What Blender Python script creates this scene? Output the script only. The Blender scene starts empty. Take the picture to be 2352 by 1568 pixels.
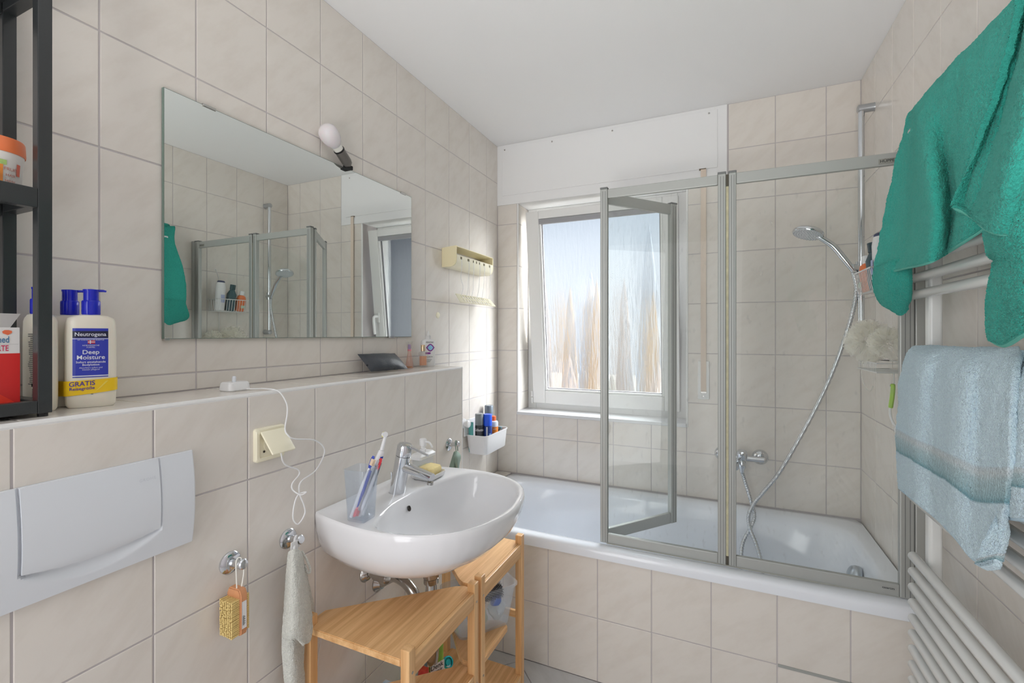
import bpy, bmesh, math, random
from mathutils import Vector, Matrix, noise
S = bpy.context.scene
COL = S.collection
random.seed(7)

# ---------------------------------------------------------------- camera, world, lights, exposure
H = 1.331                      # eye height
F, TH, PX, PY = 1060.6, 0.4220, 1175.3, 766.9
cam = bpy.data.objects.new('camera', bpy.data.cameras.new('camera'))
COL.objects.link(cam)
cam.location = (0, 0, H)
cam.rotation_euler = (math.pi / 2, 0, TH)
cam.data.sensor_width = 36.0
cam.data.lens = 36.0 * F / 2352.0
cam.data.shift_x = (1176 - PX) / 2352.0
cam.data.shift_y = (PY - 784) / 2352.0
cam.data.clip_start = 0.02
S.camera = cam

w = bpy.data.worlds.new('sky'); S.world = w; w.use_nodes = True
nt = w.node_tree; nt.nodes.clear()
out = nt.nodes.new('ShaderNodeOutputWorld'); bg = nt.nodes.new('ShaderNodeBackground')
tc = nt.nodes.new('ShaderNodeTexCoord'); sx = nt.nodes.new('ShaderNodeSeparateXYZ'); cr = nt.nodes.new('ShaderNodeValToRGB')
nt.links.new(tc.outputs['Generated'], sx.inputs[0]); nt.links.new(sx.outputs['Z'], cr.inputs[0])
cr.color_ramp.elements[0].position = 0.0; cr.color_ramp.elements[0].color = (0.86, 0.91, 0.97, 1)
cr.color_ramp.elements[1].position = 0.6; cr.color_ramp.elements[1].color = (0.50, 0.70, 0.96, 1)
nt.links.new(cr.outputs[0], bg.inputs[0]); nt.links.new(bg.outputs[0], out.inputs[0])
bg.inputs[1].default_value = 0.76

def lamp(name, kind, loc, target, energy, color, **kw):
    d = bpy.data.lights.new(name, kind); d.energy = energy; d.color = color
    for k, v in kw.items(): setattr(d, k, v)
    o = bpy.data.objects.new(name, d); COL.objects.link(o); o.location = loc
    o.rotation_euler = (Vector(target) - Vector(loc)).to_track_quat('-Z', 'Y').to_euler()
    return o
lamp('sun', 'SUN', (4.6, 8.0, 6.9), (-0.65, 2.6, 1.45), 52.0, (0.95, 0.975, 1.0), angle=math.radians(80))
lamp('ceiling_fill_spot', 'SPOT', (-0.10, -0.85, 0.80), (-0.20, 0.55, 2.45), 90.0, (1.0, 0.985, 0.965), spot_size=math.radians(78), spot_blend=1.0, shadow_soft_size=0.2)  # added unseen spot that lifts the ceiling, no fixture there
lamp('rear_fill', 'AREA', (-0.45, -1.2, 1.12), (0.0, 1.30, 0.95), 8.5, (0.975, 0.985, 1.0), shape='RECTANGLE', size=1.3, size_y=2.2)  # added unseen fill behind the camera, no hall lamp exists
lamp('side_fill', 'AREA', (-0.80, -0.75, 1.10), (0.57, 0.95, 1.0), 13.0, (0.975, 0.985, 1.0), shape='RECTANGLE', size=0.8, size_y=2.0)  # added unseen fill to brighten the right wall and radiator

S.view_settings.view_transform = 'Standard'; S.view_settings.look = 'None'
S.view_settings.gamma = 1.0; S.view_settings.use_curve_mapping = False
S.view_settings.exposure = 0.24
S.cycles.max_bounces = 12; S.cycles.transparent_max_bounces = 64
S.cycles.transmission_bounces = 10; S.cycles.glossy_bounces = 6; S.cycles.diffuse_bounces = 5
S.cycles.sample_clamp_indirect = 6.0

# ---------------------------------------------------------------- materials
def srgb(r, g, b):
    f = lambda c: (c / 12.92) if c <= 0.04045 else ((c + 0.055) / 1.055) ** 2.4
    return (f(r / 255), f(g / 255), f(b / 255), 1)
MATS = {}
def mat(name, col, rough=0.5, metal=0.0, coat=0.0, var=0.0, vscale=20, bump=0.0, bscale=200, alpha=1, trans=0.0, sheen=0.0, sss=0.0, ior=1.45, stretch=None):
    if name in MATS: return MATS[name]
    m = bpy.data.materials.new(name); m.use_nodes = True
    n = m.node_tree.nodes; l = m.node_tree.links; b = n['Principled BSDF']
    if len(col) == 3: col = srgb(*col)
    b.inputs['Base Color'].default_value = col; b.inputs['Roughness'].default_value = rough
    b.inputs['Metallic'].default_value = metal; b.inputs['Coat Weight'].default_value = coat
    b.inputs['IOR'].default_value = ior
    b.inputs['Transmission Weight'].default_value = trans; b.inputs['Sheen Weight'].default_value = sheen
    if sss: b.inputs['Subsurface Weight'].default_value = sss; b.inputs['Subsurface Scale'].default_value = 0.01
    if alpha < 1: b.inputs['Alpha'].default_value = alpha
    t = n.new('ShaderNodeTexCoord'); mp = n.new('ShaderNodeMapping'); l.new(t.outputs['Object'], mp.inputs[0])
    if stretch: mp.inputs['Scale'].default_value = stretch
    if var:
        no = n.new('ShaderNodeTexNoise'); no.inputs['Scale'].default_value = vscale; no.inputs['Detail'].default_value = 4
        l.new(mp.outputs[0], no.inputs['Vector'])
        mx = n.new('ShaderNodeMix'); mx.data_type = 'RGBA'
        mx.inputs[6].default_value = [c * (1 - var) for c in col[:3]] + [1]; mx.inputs[7].default_value = [min(1, c * (1 + var)) for c in col[:3]] + [1]
        l.new(no.outputs[0], mx.inputs[0]); l.new(mx.outputs[2], b.inputs['Base Color'])
    if bump:
        nb = n.new('ShaderNodeTexNoise'); nb.inputs['Scale'].default_value = bscale; nb.inputs['Detail'].default_value = 3
        l.new(mp.outputs[0], nb.inputs['Vector'])
        bp = n.new('ShaderNodeBump'); bp.inputs['Strength'].default_value = bump; bp.inputs['Distance'].default_value = 0.002
        l.new(nb.outputs[0], bp.inputs['Height']); l.new(bp.outputs[0], b.inputs['Normal'])
    MATS[name] = m; return m

def tile_mat(name, c0, c1, rough=0.17):
    m = bpy.data.materials.new(name); m.use_nodes = True
    n = m.node_tree.nodes; l = m.node_tree.links; b = n['Principled BSDF']
    t = n.new('ShaderNodeTexCoord'); oi = n.new('ShaderNodeObjectInfo')
    mu = n.new('ShaderNodeVectorMath'); mu.operation = 'SCALE'; mu.inputs[0].default_value = (31, 17, 23); l.new(oi.outputs['Random'], mu.inputs['Scale'])
    ad = n.new('ShaderNodeVectorMath'); ad.operation = 'ADD'; l.new(t.outputs['Object'], ad.inputs[0]); l.new(mu.outputs[0], ad.inputs[1])
    mp = n.new('ShaderNodeMapping'); mp.vector_type = 'TEXTURE'; mp.inputs['Rotation'].default_value = (math.radians(40), math.radians(-40), 0); mp.inputs['Scale'].default_value = (1 / 5, 1 / 5, 1 / 17)
    l.new(ad.outputs[0], mp.inputs[0])
    no = n.new('ShaderNodeTexNoise'); no.inputs['Scale'].default_value = 1.6; no.inputs['Detail'].default_value = 5; no.inputs['Roughness'].default_value = 0.6
    l.new(mp.outputs[0], no.inputs['Vector'])
    cr = n.new('ShaderNodeValToRGB'); cr.color_ramp.elements[0].position = 0.32; cr.color_ramp.elements[1].position = 0.55
    cr.color_ramp.elements[0].color = srgb(*c0); cr.color_ramp.elements[1].color = srgb(*c1)
    l.new(no.outputs[0], cr.inputs[0]); l.new(cr.outputs[0], b.inputs['Base Color'])
    b.inputs['Roughness'].default_value = rough; b.inputs['IOR'].default_value = 1.5
    # faint waviness of the glaze
    n2 = n.new('ShaderNodeTexNoise'); n2.inputs['Scale'].default_value = 9; n2.inputs['Detail'].default_value = 2; l.new(ad.outputs[0], n2.inputs['Vector'])
    bp = n.new('ShaderNodeBump'); bp.inputs['Strength'].default_value = 0.25; bp.inputs['Distance'].default_value = 0.002
    l.new(n2.outputs[0], bp.inputs['Height']); l.new(bp.outputs[0], b.inputs['Normal'])
    return m
TILE = tile_mat('wall_tile_glaze', (223, 216, 207), (229, 223, 215))
FTILE = tile_mat('floor_tile_glaze', (196, 197, 198), (204, 205, 206), 0.35)
GROUT = mat('grout', (198, 192, 192), 0.9, bump=0.2)
PAINT = mat('white_paint', (240, 240, 240), 0.85, bump=0.15, bscale=500)
WHITE = mat('white_lacquer', (232, 232, 232), 0.3)
PVC = mat('white_pvc', (236, 236, 234), 0.28)
CERAMIC = mat('white_ceramic', (232, 232, 234), 0.06, coat=0.5)
ENAMEL = mat('white_enamel', (238, 242, 248), 0.12, coat=0.3)
PLASTICW = mat('white_plastic', (224, 228, 233), 0.3)
CHROME = mat('chrome', (215, 218, 222), 0.09, metal=1)
CHROMEW = mat('worn_chrome', (190, 188, 184), 0.2, metal=1, var=0.15, vscale=60)
ALU = mat('satin_aluminium', (176, 178, 174), 0.42, metal=0.35)
ALUD = mat('aluminium_groove', (120, 122, 121), 0.5, metal=0.3)
BLACKM = mat('black_steel', (48, 51, 52), 0.34, coat=0.2, bump=0.1, bscale=900)
CREAM = mat('cream_plastic', (242, 231, 192), 0.35)
CREAML = mat('pale_cream_plastic', (243, 237, 212), 0.35)
IVORY = mat('ivory_lotion_plastic', (236, 230, 214), 0.3, sss=0.1)
BLUEP = mat('blue_plastic', (32, 42, 190), 0.18)
RAD = mat('radiator_enamel', (232, 234, 232), 0.22, coat=0.3)
RUBBER = mat('rubber_black', (25, 25, 26), 0.6)
DARK = mat('dark_hole', (40, 34, 28), 0.6)
BRASS = mat('aged_seal', (206, 200, 166), 0.5, var=0.3, vscale=40)

def wood_mat(name, axis):
    m = bpy.data.materials.new(name); m.use_nodes = True
    n = m.node_tree.nodes; l = m.node_tree.links; b = n['Principled BSDF']
    t = n.new('ShaderNodeTexCoord'); mp = n.new('ShaderNodeMapping'); l.new(t.outputs['Object'], mp.inputs[0])
    sc = [60, 60, 60]; sc[axis] = 2.0; mp.inputs['Scale'].default_value = sc
    no = n.new('ShaderNodeTexNoise'); no.inputs['Scale'].default_value = 1.0; no.inputs['Detail'].default_value = 3; l.new(mp.outputs[0], no.inputs['Vector'])
    mp2 = n.new('ShaderNodeMapping'); l.new(t.outputs['Object'], mp2.inputs[0]); s2 = [400, 400, 400]; s2[axis] = 12; mp2.inputs['Scale'].default_value = s2
    no2 = n.new('ShaderNodeTexNoise'); no2.inputs['Scale'].default_value = 1.0; l.new(mp2.outputs[0], no2.inputs['Vector'])
    ma = n.new('ShaderNodeMath'); ma.operation = 'MULTIPLY_ADD'; ma.inputs[1].default_value = 0.35; l.new(no2.outputs[0], ma.inputs[0]); l.new(no.outputs[0], ma.inputs[2])
    cr = n.new('ShaderNodeValToRGB'); cr.color_ramp.elements[0].position = 0.45; cr.color_ramp.elements[1].position = 0.85
    cr.color_ramp.elements[0].color = srgb(202, 150, 96); cr.color_ramp.elements[1].color = srgb(236, 192, 138)
    l.new(ma.outputs[0], cr.inputs[0]); l.new(cr.outputs[0], b.inputs['Base Color']); b.inputs['Roughness'].default_value = 0.38
    return m
WOODX, WOODY, WOODZ = wood_mat('bamboo_along_x', 0), wood_mat('bamboo_along_y', 1), wood_mat('bamboo_along_z', 2)

def thin_glass(name, tint, gloss=0.08, rough=0.02, spots=0.0, body=0.0, bodycol=(0.9, 0.93, 0.95, 1)):
    m = bpy.data.materials.new(name); m.use_nodes = True
    n = m.node_tree.nodes; l = m.node_tree.links; n.clear()
    o = n.new('ShaderNodeOutputMaterial'); tr = n.new('ShaderNodeBsdfTransparent'); gl = n.new('ShaderNodeBsdfGlossy')
    tr.inputs[0].default_value = tint; gl.inputs['Roughness'].default_value = rough
    fr = n.new('ShaderNodeLayerWeight'); fr.inputs[0].default_value = 0.5
    pw = n.new('ShaderNodeMath'); pw.operation = 'POWER'; pw.inputs[1].default_value = 4.0; l.new(fr.outputs['Facing'], pw.inputs[0])
    ma = n.new('ShaderNodeMath'); ma.operation = 'MULTIPLY_ADD'; ma.inputs[1].default_value = 0.7; ma.inputs[2].default_value = 0.025 + gloss * 0.08; ma.use_clamp = True
    l.new(pw.outputs[0], ma.inputs[0])
    mx = n.new('ShaderNodeMixShader'); l.new(ma.outputs[0], mx.inputs[0]); l.new(tr.outputs[0], mx.inputs[1]); l.new(gl.outputs[0], mx.inputs[2])
    last = mx.outputs[0]
    if spots or body:
        df = n.new('ShaderNodeBsdfDiffuse'); df.inputs[0].default_value = bodycol
        tl = n.new('ShaderNodeBsdfTranslucent'); tl.inputs[0].default_value = bodycol
        dm = n.new('ShaderNodeMixShader'); dm.inputs[0].default_value = 0.5; l.new(df.outputs[0], dm.inputs[1]); l.new(tl.outputs[0], dm.inputs[2])
        m2 = n.new('ShaderNodeMixShader'); l.new(last, m2.inputs[1]); l.new(dm.outputs[0], m2.inputs[2])
        if spots:
            t = n.new('ShaderNodeTexCoord'); mp = n.new('ShaderNodeMapping'); mp.inputs['Scale'].default_value = (1, 1, 0.45); l.new(t.outputs['Object'], mp.inputs[0])
            v = n.new('ShaderNodeTexNoise'); v.inputs['Scale'].default_value = 55; v.inputs['Detail'].default_value = 6; l.new(mp.outputs[0], v.inputs['Vector'])
            c = n.new('ShaderNodeValToRGB'); c.color_ramp.elements[0].position = 0.60; c.color_ramp.elements[1].position = 0.78
            c.color_ramp.elements[0].color = (body, body, body, 1); c.color_ramp.elements[1].color = (spots, spots, spots, 1)
            l.new(v.outputs[0], c.inputs[0]); l.new(c.outputs[0], m2.inputs[0])
        else:
            m2.inputs[0].default_value = body
        last = m2.outputs[0]
    l.new(last, o.inputs[0]); return m
SCREEN = thin_glass('shower_screen_glass', (0.945, 0.965, 0.955, 1), 0.2, 0.01, spots=0.16, body=0.015)
CLEARP = thin_glass('clear_plastic', (0.93, 0.95, 0.975, 1), 0.3, 0.05, body=0.10, bodycol=(0.85, 0.9, 0.95, 1))
FROSTP = thin_glass('milky_plastic', (0.95, 0.97, 0.99, 1), 0.3, 0.25, body=0.22, bodycol=(0.92, 0.94, 0.98, 1))
CLEARG = thin_glass('bottle_glass', (0.96, 0.95, 0.94, 1), 0.4, 0.02, body=0.08)
ROSEG = thin_glass('rose_perfume_glass', (0.95, 0.80, 0.76, 1), 0.4, 0.02, body=0.15, bodycol=(0.95, 0.8, 0.75, 1))

def mirror_mat():
    m = bpy.data.materials.new('mirror_silver'); m.use_nodes = True
    b = m.node_tree.nodes['Principled BSDF']; b.inputs['Metallic'].default_value = 1; b.inputs['Roughness'].default_value = 0.0
    b.inputs['Base Color'].default_value = (0.80, 0.83, 0.81, 1); return m
MIRROR = mirror_mat()
EDGEG = mat('mirror_edge', (120, 140, 130), 0.2)

def pane_mat():
    m = bpy.data.materials.new('ribbed_privacy_glass'); m.use_nodes = True
    n = m.node_tree.nodes; l = m.node_tree.links; n.clear()
    o = n.new('ShaderNodeOutputMaterial')
    rf = n.new('ShaderNodeBsdfRefraction'); rf.inputs['IOR'].default_value = 1.13; rf.inputs['Roughness'].default_value = 0.28; rf.inputs[0].default_value = (0.98, 0.985, 0.99, 1)
    tr = n.new('ShaderNodeBsdfTransparent'); tr.inputs[0].default_value = (0.95, 0.97, 0.98, 1)
    t = n.new('ShaderNodeTexCoord'); mp = n.new('ShaderNodeMapping'); mp.inputs['Scale'].default_value = (70, 70, 5); l.new(t.outputs['Object'], mp.inputs[0])
    no = n.new('ShaderNodeTexNoise'); no.inputs['Scale'].default_value = 1.0; no.inputs['Detail'].default_value = 3; l.new(mp.outputs[0], no.inputs['Vector'])
    n3 = n.new('ShaderNodeTexNoise'); n3.inputs['Scale'].default_value = 260; n3.inputs['Detail'].default_value = 1; l.new(t.outputs['Object'], n3.inputs['Vector'])
    ad = n.new('ShaderNodeMath'); ad.operation = 'MULTIPLY_ADD'; ad.inputs[1].default_value = 0.12; l.new(n3.outputs[0], ad.inputs[0]); l.new(no.outputs[0], ad.inputs[2])
    bp = n.new('ShaderNodeBump'); bp.inputs['Strength'].default_value = 0.9; bp.inputs['Distance'].default_value = 0.006
    l.new(ad.outputs[0], bp.inputs['Height']); l.new(bp.outputs[0], rf.inputs['Normal'])
    mx = n.new('ShaderNodeMixShader'); mx.inputs[0].default_value = 0.34; l.new(rf.outputs[0], mx.inputs[1]); l.new(tr.outputs[0], mx.inputs[2])
    tl = n.new('ShaderNodeBsdfTranslucent'); tl.inputs[0].default_value = (0.93, 0.95, 0.97, 1)
    mt = n.new('ShaderNodeMixShader'); mt.inputs[0].default_value = 0.03; l.new(mx.outputs[0], mt.inputs[1]); l.new(tl.outputs[0], mt.inputs[2]); mx = mt
    gl = n.new('ShaderNodeBsdfGlossy'); gl.inputs['Roughness'].default_value = 0.15; l.new(bp.outputs[0], gl.inputs['Normal'])
    m2 = n.new('ShaderNodeMixShader'); m2.inputs[0].default_value = 0.05; l.new(mx.outputs[0], m2.inputs[1]); l.new(gl.outputs[0], m2.inputs[2])
    l.new(m2.outputs[0], o.inputs[0]); return m
PANE = pane_mat()

def towel_mat(name, c, stripes=False):
    m = bpy.data.materials.new(name); m.use_nodes = True
    n = m.node_tree.nodes; l = m.node_tree.links; b = n['Principled BSDF']
    t = n.new('ShaderNodeTexCoord')
    no = n.new('ShaderNodeTexNoise'); no.inputs['Scale'].default_value = 260; no.inputs['Detail'].default_value = 3; l.new(t.outputs['Object'], no.inputs['Vector'])
    c = srgb(*c)
    mx = n.new('ShaderNodeMix'); mx.data_type = 'RGBA'; mx.inputs[6].default_value = [x * 0.72 for x in c[:3]] + [1]; mx.inputs[7].default_value = [min(1, x * 1.25) for x in c[:3]] + [1]
    l.new(no.outputs[0], mx.inputs[0]); last = mx.outputs[2]
    if stripes:
        uv = n.new('ShaderNodeUVMap'); sp = n.new('ShaderNodeSeparateXYZ'); l.new(uv.outputs[0], sp.inputs[0])
        cr = n.new('ShaderNodeValToRGB'); e = cr.color_ramp.elements; cr.color_ramp.interpolation = 'LINEAR'
        e[0].position = 0.0; e[0].color = (0, 0, 0, 1); e[1].position = 1.0; e[1].color = (0, 0, 0, 1)
        for p, v in ((0.652, 0), (0.66, 1), (0.775, 1), (0.783, 0)):
            x = e.new(p); x.color = (v, v, v, 1)
        l.new(sp.outputs[1], cr.inputs[0])
        c2 = n.new('ShaderNodeValToRGB'); e = c2.color_ramp.elements
        e[0].position = 0.655; e[0].color = srgb(208, 224, 232); e[1].position = 0.782; e[1].color = srgb(104, 158, 172)
        x = e.new(0.675); x.color = srgb(214, 226, 230); x = e.new(0.70); x.color = srgb(190, 214, 220); x = e.new(0.755); x.color = srgb(166, 200, 208)
        l.new(sp.outputs[1], c2.inputs[0])
        # tiny woven ribs
        wv = n.new('ShaderNodeTexWave'); wv.inputs['Scale'].default_value = 26; wv.bands_direction = 'X'; l.new(uv.outputs[0], wv.inputs['Vector'])
        m3 = n.new('ShaderNodeMix'); m3.data_type = 'RGBA'; m3.blend_type = 'MULTIPLY'; m3.inputs[0].default_value = 0.25; l.new(c2.outputs[0], m3.inputs[6]); l.new(wv.outputs[0], m3.inputs[7])
        m4 = n.new('ShaderNodeMix'); m4.data_type = 'RGBA'; l.new(cr.outputs[0], m4.inputs[0]); l.new(last, m4.inputs[6]); l.new(m3.outputs[2], m4.inputs[7]); last = m4.outputs[2]
    l.new(last, b.inputs['Base Color']); b.inputs['Roughness'].default_value = 0.95; b.inputs['Sheen Weight'].default_value = 0.12; b.inputs['Sheen Roughness'].default_value = 0.4
    b.inputs['Specular IOR Level'].default_value = 0.1
    n2 = n.new('ShaderNodeTexNoise'); n2.inputs['Scale'].default_value = 420; n2.inputs['Detail'].default_value = 2; l.new(t.outputs['Object'], n2.inputs['Vector'])
    bp = n.new('ShaderNodeBump'); bp.inputs['Strength'].default_value = 1.0; bp.inputs['Distance'].default_value = 0.004
    l.new(n2.outputs[0], bp.inputs['Height']); l.new(bp.outputs[0], b.inputs['Normal'])
    return m
TGREEN = towel_mat('teal_terry', (64, 174, 158)); TBLUE = towel_mat('pale_blue_terry', (206, 228, 250), True)
TGREY = towel_mat('grey_terry', (226, 227, 219)); SAGE = mat('sage_microfibre', (130, 148, 136), 0.9, bump=0.3, bscale=400)
HEMG = mat('teal_hem', (96, 178, 162), 0.9); HEMB = mat('pale_blue_hem', (176, 200, 214), 0.9)

# ---------------------------------------------------------------- helpers
def wloc(o):
    v = Vector((0, 0, 0))
    while o is not None:
        v += o.location; o = o.parent
    return v
def thing(name, label, cat, loc=(0, 0, 0), group=None):
    o = bpy.data.objects.new(name, None); COL.objects.link(o); o.location = loc; o.empty_display_size = 0.05
    o['label'] = label; o['category'] = cat
    if group: o['group'] = group
    return o
def mk(name, bm, m, parent=None, smooth=False, label=None, kind=None, origin=None):
    """link a bmesh given in world coordinates as one object"""
    base = wloc(parent) if parent else Vector(origin or (0, 0, 0))
    org = Vector(origin) if origin is not None else base
    bmesh.ops.recalc_face_normals(bm, faces=bm.faces)
    for v in bm.verts: v.co -= org
    me = bpy.data.meshes.new(name); bm.to_mesh(me); bm.free()
    if isinstance(m, (list, tuple)):
        for x in m: me.materials.append(x)
    else: me.materials.append(m)
    if smooth:
        me.shade_smooth()
        me.set_sharp_from_angle(angle=math.radians(38))
    o = bpy.data.objects.new(name, me); COL.objects.link(o)
    if parent: o.parent = parent; o.location = org - base
    else: o.location = org
    if label: o['label'] = label
    if kind: o['kind'] = kind
    return o
def solo(name, bm, m, label, cat, smooth=True, origin=None, group=None, kind=None):
    if origin is None:
        xs = [v.co.x for v in bm.verts]; ys = [v.co.y for v in bm.verts]; zs = [v.co.z for v in bm.verts]
        origin = ((min(xs) + max(xs)) / 2, (min(ys) + max(ys)) / 2, min(zs))
    o = mk(name, bm, m, None, smooth, None, kind, origin); o['label'] = label; o['category'] = cat
    if group: o['group'] = group
    return o
def box(x0, x1, y0, y1, z0, z1, bev=0.0, seg=2, bm=None, M=None):
    b = bmesh.new()
    bmesh.ops.create_cube(b, size=1)
    for v in b.verts:
        v.co = Vector(((x0 + x1) / 2 + v.co.x * (x1 - x0), (y0 + y1) / 2 + v.co.y * (y1 - y0), (z0 + z1) / 2 + v.co.z * (z1 - z0)))
    if bev: bmesh.ops.bevel(b, geom=b.edges[:], offset=bev, segments=seg, affect='EDGES', profile=0.5)
    if M is not None: bmesh.ops.transform(b, matrix=M, verts=b.verts)
    return join(bm, b)
def join(bm, b):
    if bm is None: return b
    me = bpy.data.meshes.new('tmp'); b.to_mesh(me); b.free(); bm.from_mesh(me); bpy.data.meshes.remove(me); return bm
def frame_to(d, up=(0, 0, 1)):
    d = Vector(d).normalized(); up = Vector(up)
    if abs(d.dot(up)) > 0.98: up = Vector((0, 1, 0)) if abs(d.y) < 0.9 else Vector((1, 0, 0))
    x = up.cross(d).normalized(); y = d.cross(x)
    return x, y, d
def smooth_path(pts, n=6, closed=False):
    P = [Vector(p) for p in pts]; out = []
    N = len(P); rng = range(N if closed else N - 1)
    for i in rng:
        if closed: a, b, c, d = P[(i - 1) % N], P[i], P[(i + 1) % N], P[(i + 2) % N]
        else: a, b, c, d = P[max(i - 1, 0)], P[i], P[i + 1], P[min(i + 2, N - 1)]
        for k in range(n):
            t = k / n
            out.append(0.5 * ((2 * b) + (c - a) * t + (2 * a - 5 * b + 4 * c - d) * t * t + (3 * b - a - 3 * c + d) * t ** 3))
    if not closed: out.append(P[-1])
    return out
def tube(pts, r, seg=10, bm=None, cap=True, closed=False, oval=1.0, up=(0, 0, 1)):
    bm = bm or bmesh.new(); pts = [Vector(p) for p in pts]; N = len(pts); rings = []
    rr = r if isinstance(r, (list, tuple)) else [r] * N
    px = None
    for i, p in enumerate(pts):
        if closed: d = pts[(i + 1) % N] - pts[i - 1]
        else: d = pts[min(i + 1, N - 1)] - pts[max(i - 1, 0)]
        d = d.normalized() if d.length > 1e-9 else Vector((0, 0, 1))
        if px is None: x, y, _ = frame_to(d, up)
        else:
            x = px - d * px.dot(d)
            x = x.normalized() if x.length > 1e-6 else frame_to(d)[0]
            y = d.cross(x)
        px = x
        rings.append([bm.verts.new(p + x * (math.cos(a) * rr[i]) + y * (math.sin(a) * rr[i] * oval)) for a in [2 * math.pi * k / seg for k in range(seg)]])
    for i in range(N if closed else N - 1):
        a, b = rings[i], rings[(i + 1) % N]
        for k in range(seg): bm.faces.new((a[k], a[(k + 1) % seg], b[(k + 1) % seg], b[k]))
    if cap and not closed:
        bm.faces.new(rings[0][::-1]); bm.faces.new(rings[-1])
    return bm
def cyl(a, b, r, seg=16, bm=None, r2=None):
    return tube([a, b], [r, r if r2 is None else r2], seg, bm)
def lathe(prof, c=(0, 0, 0), axis=(0, 0, 1), seg=24, bm=None, sx=1.0, sy=1.0, xdir=None):
    """profile [(radius, height)]; open ends are closed with a cap"""
    bm = bm or bmesh.new(); c = Vector(c); x, y, z = frame_to(axis)
    if xdir is not None:
        x = Vector(xdir).normalized(); y = z.cross(x)
    rings = []
    for r, h in prof:
        r = max(r, 0.00005)
        rings.append([bm.verts.new(c + z * h + x * (math.cos(2 * math.pi * k / seg) * r * sx) + y * (math.sin(2 * math.pi * k / seg) * r * sy)) for k in range(seg)])
    for a, b in zip(rings, rings[1:]):
        for k in range(seg): bm.faces.new((a[k], a[(k + 1) % seg], b[(k + 1) % seg], b[k]))
    bm.faces.new(rings[0][::-1]); bm.faces.new(rings[-1])
    return bm
def rsq(hx, hy, r, n=5):
    """rounded rectangle outline"""
    r = min(r, hx, hy); out = []
    for cx, cy, a0 in ((hx - r, hy - r, 0), (-hx + r, hy - r, 90), (-hx + r, -hy + r, 180), (hx - r, -hy + r, 270)):
        for k in range(n + 1):
            a = math.radians(a0 + 90 * k / n); out.append((cx + r * math.cos(a), cy + r * math.sin(a)))
    return out
def loft(rings, bm=None, cap0=True, cap1=True):
    bm = bm or bmesh.new(); R = [[bm.verts.new(Vector(p)) for p in ring] for ring in rings]
    for a, b in zip(R, R[1:]):
        n = len(a)
        for k in range(n): bm.faces.new((a[k], a[(k + 1) % n], b[(k + 1) % n], b[k]))
    if cap0: bm.faces.new(R[0][::-1])
    if cap1: bm.faces.new(R[-1])
    return bm
def rbox_rings(levels, c, n=5, rot=0.0):
    """levels: (hx, hy, r, z)"""
    cs, sn = math.cos(rot), math.sin(rot); out = []
    for hx, hy, r, z in levels:
        out.append([(c[0] + x * cs - y * sn, c[1] + x * sn + y * cs, c[2] + z) for x, y in rsq(hx, hy, r, n)])
    return out
def prism(poly, z0, z1, bev=0.0, bm=None):
    b = bmesh.new(); lo = [b.verts.new((x, y, z0)) for x, y in poly]; hi = [b.verts.new((x, y, z1)) for x, y in poly]
    n = len(poly)
    for k in range(n): b.faces.new((lo[k], lo[(k + 1) % n], hi[(k + 1) % n], hi[k]))
    b.faces.new(lo[::-1]); b.faces.new(hi)
    if bev: bmesh.ops.bevel(b, geom=b.edges[:], offset=bev, segments=2, affect='EDGES')
    return join(bm, b)
def sheet(grid, nu, nv, thick, bm=None, amp=0.0, fr=20, pile=0.0, seed=0):
    """cloth from a grid of 3-D control points: rows run down, columns along; returns thick double-sided surface with uv"""
    rows = [smooth_path(r, nu) for r in grid]
    cols = [smooth_path([r[i] for r in rows], nv) for i in range(len(rows[0]))]
    U = len(cols); V = len(cols[0])
    P = [[cols[u][v] for u in range(U)] for v in range(V)]
    Nn = [[None] * U for _ in range(V)]
    for v in range(V):
        for u in range(U):
            a = P[v][min(u + 1, U - 1)] - P[v][max(u - 1, 0)]; b = P[min(v + 1, V - 1)][u] - P[max(v - 1, 0)][u]
            k = a.cross(b); Nn[v][u] = k.normalized() if k.length > 1e-9 else Vector((0, 0, 1))
    b = bmesh.new(); uv = b.loops.layers.uv.new('UVMap'); f = []; g = []
    for v in range(V):
        fr_, gr_ = [], []
        for u in range(U):
            p = P[v][u]; nn = Nn[v][u]
            d = amp * (noise.noise(Vector((p.x * fr + seed, p.y * fr, p.z * fr))) + 0.5 * noise.noise(p * fr * 3.1)) + pile * random.uniform(-1, 1)
            e = min(u, U - 1 - u, v, V - 1 - v); t = thick * (0.5 if e > 0 else 0.32)
            fr_.append(b.verts.new(p + nn * (d + t))); gr_.append(b.verts.new(p + nn * (d - t)))
        f.append(fr_); g.append(gr_)
    def face(vs, uvs):
        fc = b.faces.new(vs)
        for lp, q in zip(fc.loops, uvs): lp[uv].uv = q
    for v in range(V - 1):
        for u in range(U - 1):
            q = [(u / (U - 1), v / (V - 1)), ((u + 1) / (U - 1), v / (V - 1)), ((u + 1) / (U - 1), (v + 1) / (V - 1)), (u / (U - 1), (v + 1) / (V - 1))]
            face((f[v][u], f[v][u + 1], f[v + 1][u + 1], f[v + 1][u]), q)
            face((g[v + 1][u], g[v + 1][u + 1], g[v][u + 1], g[v][u]), [q[3], q[2], q[1], q[0]])
    for v in range(V - 1):
        for u in (0, U - 1):
            q = [(u / (U - 1), v / (V - 1))] * 4
            face((f[v][u], f[v + 1][u], g[v + 1][u], g[v][u]), q)
    for u in range(U - 1):
        for v in (0, V - 1):
            q = [(u / (U - 1), v / (V - 1))] * 4
            face((f[v][u], f[v][u + 1], g[v][u + 1], g[v][u]), q)
    edge = [P[V - 1][u].copy() for u in range(U)]
    return (b if bm is None else join(bm, b)), edge
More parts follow.
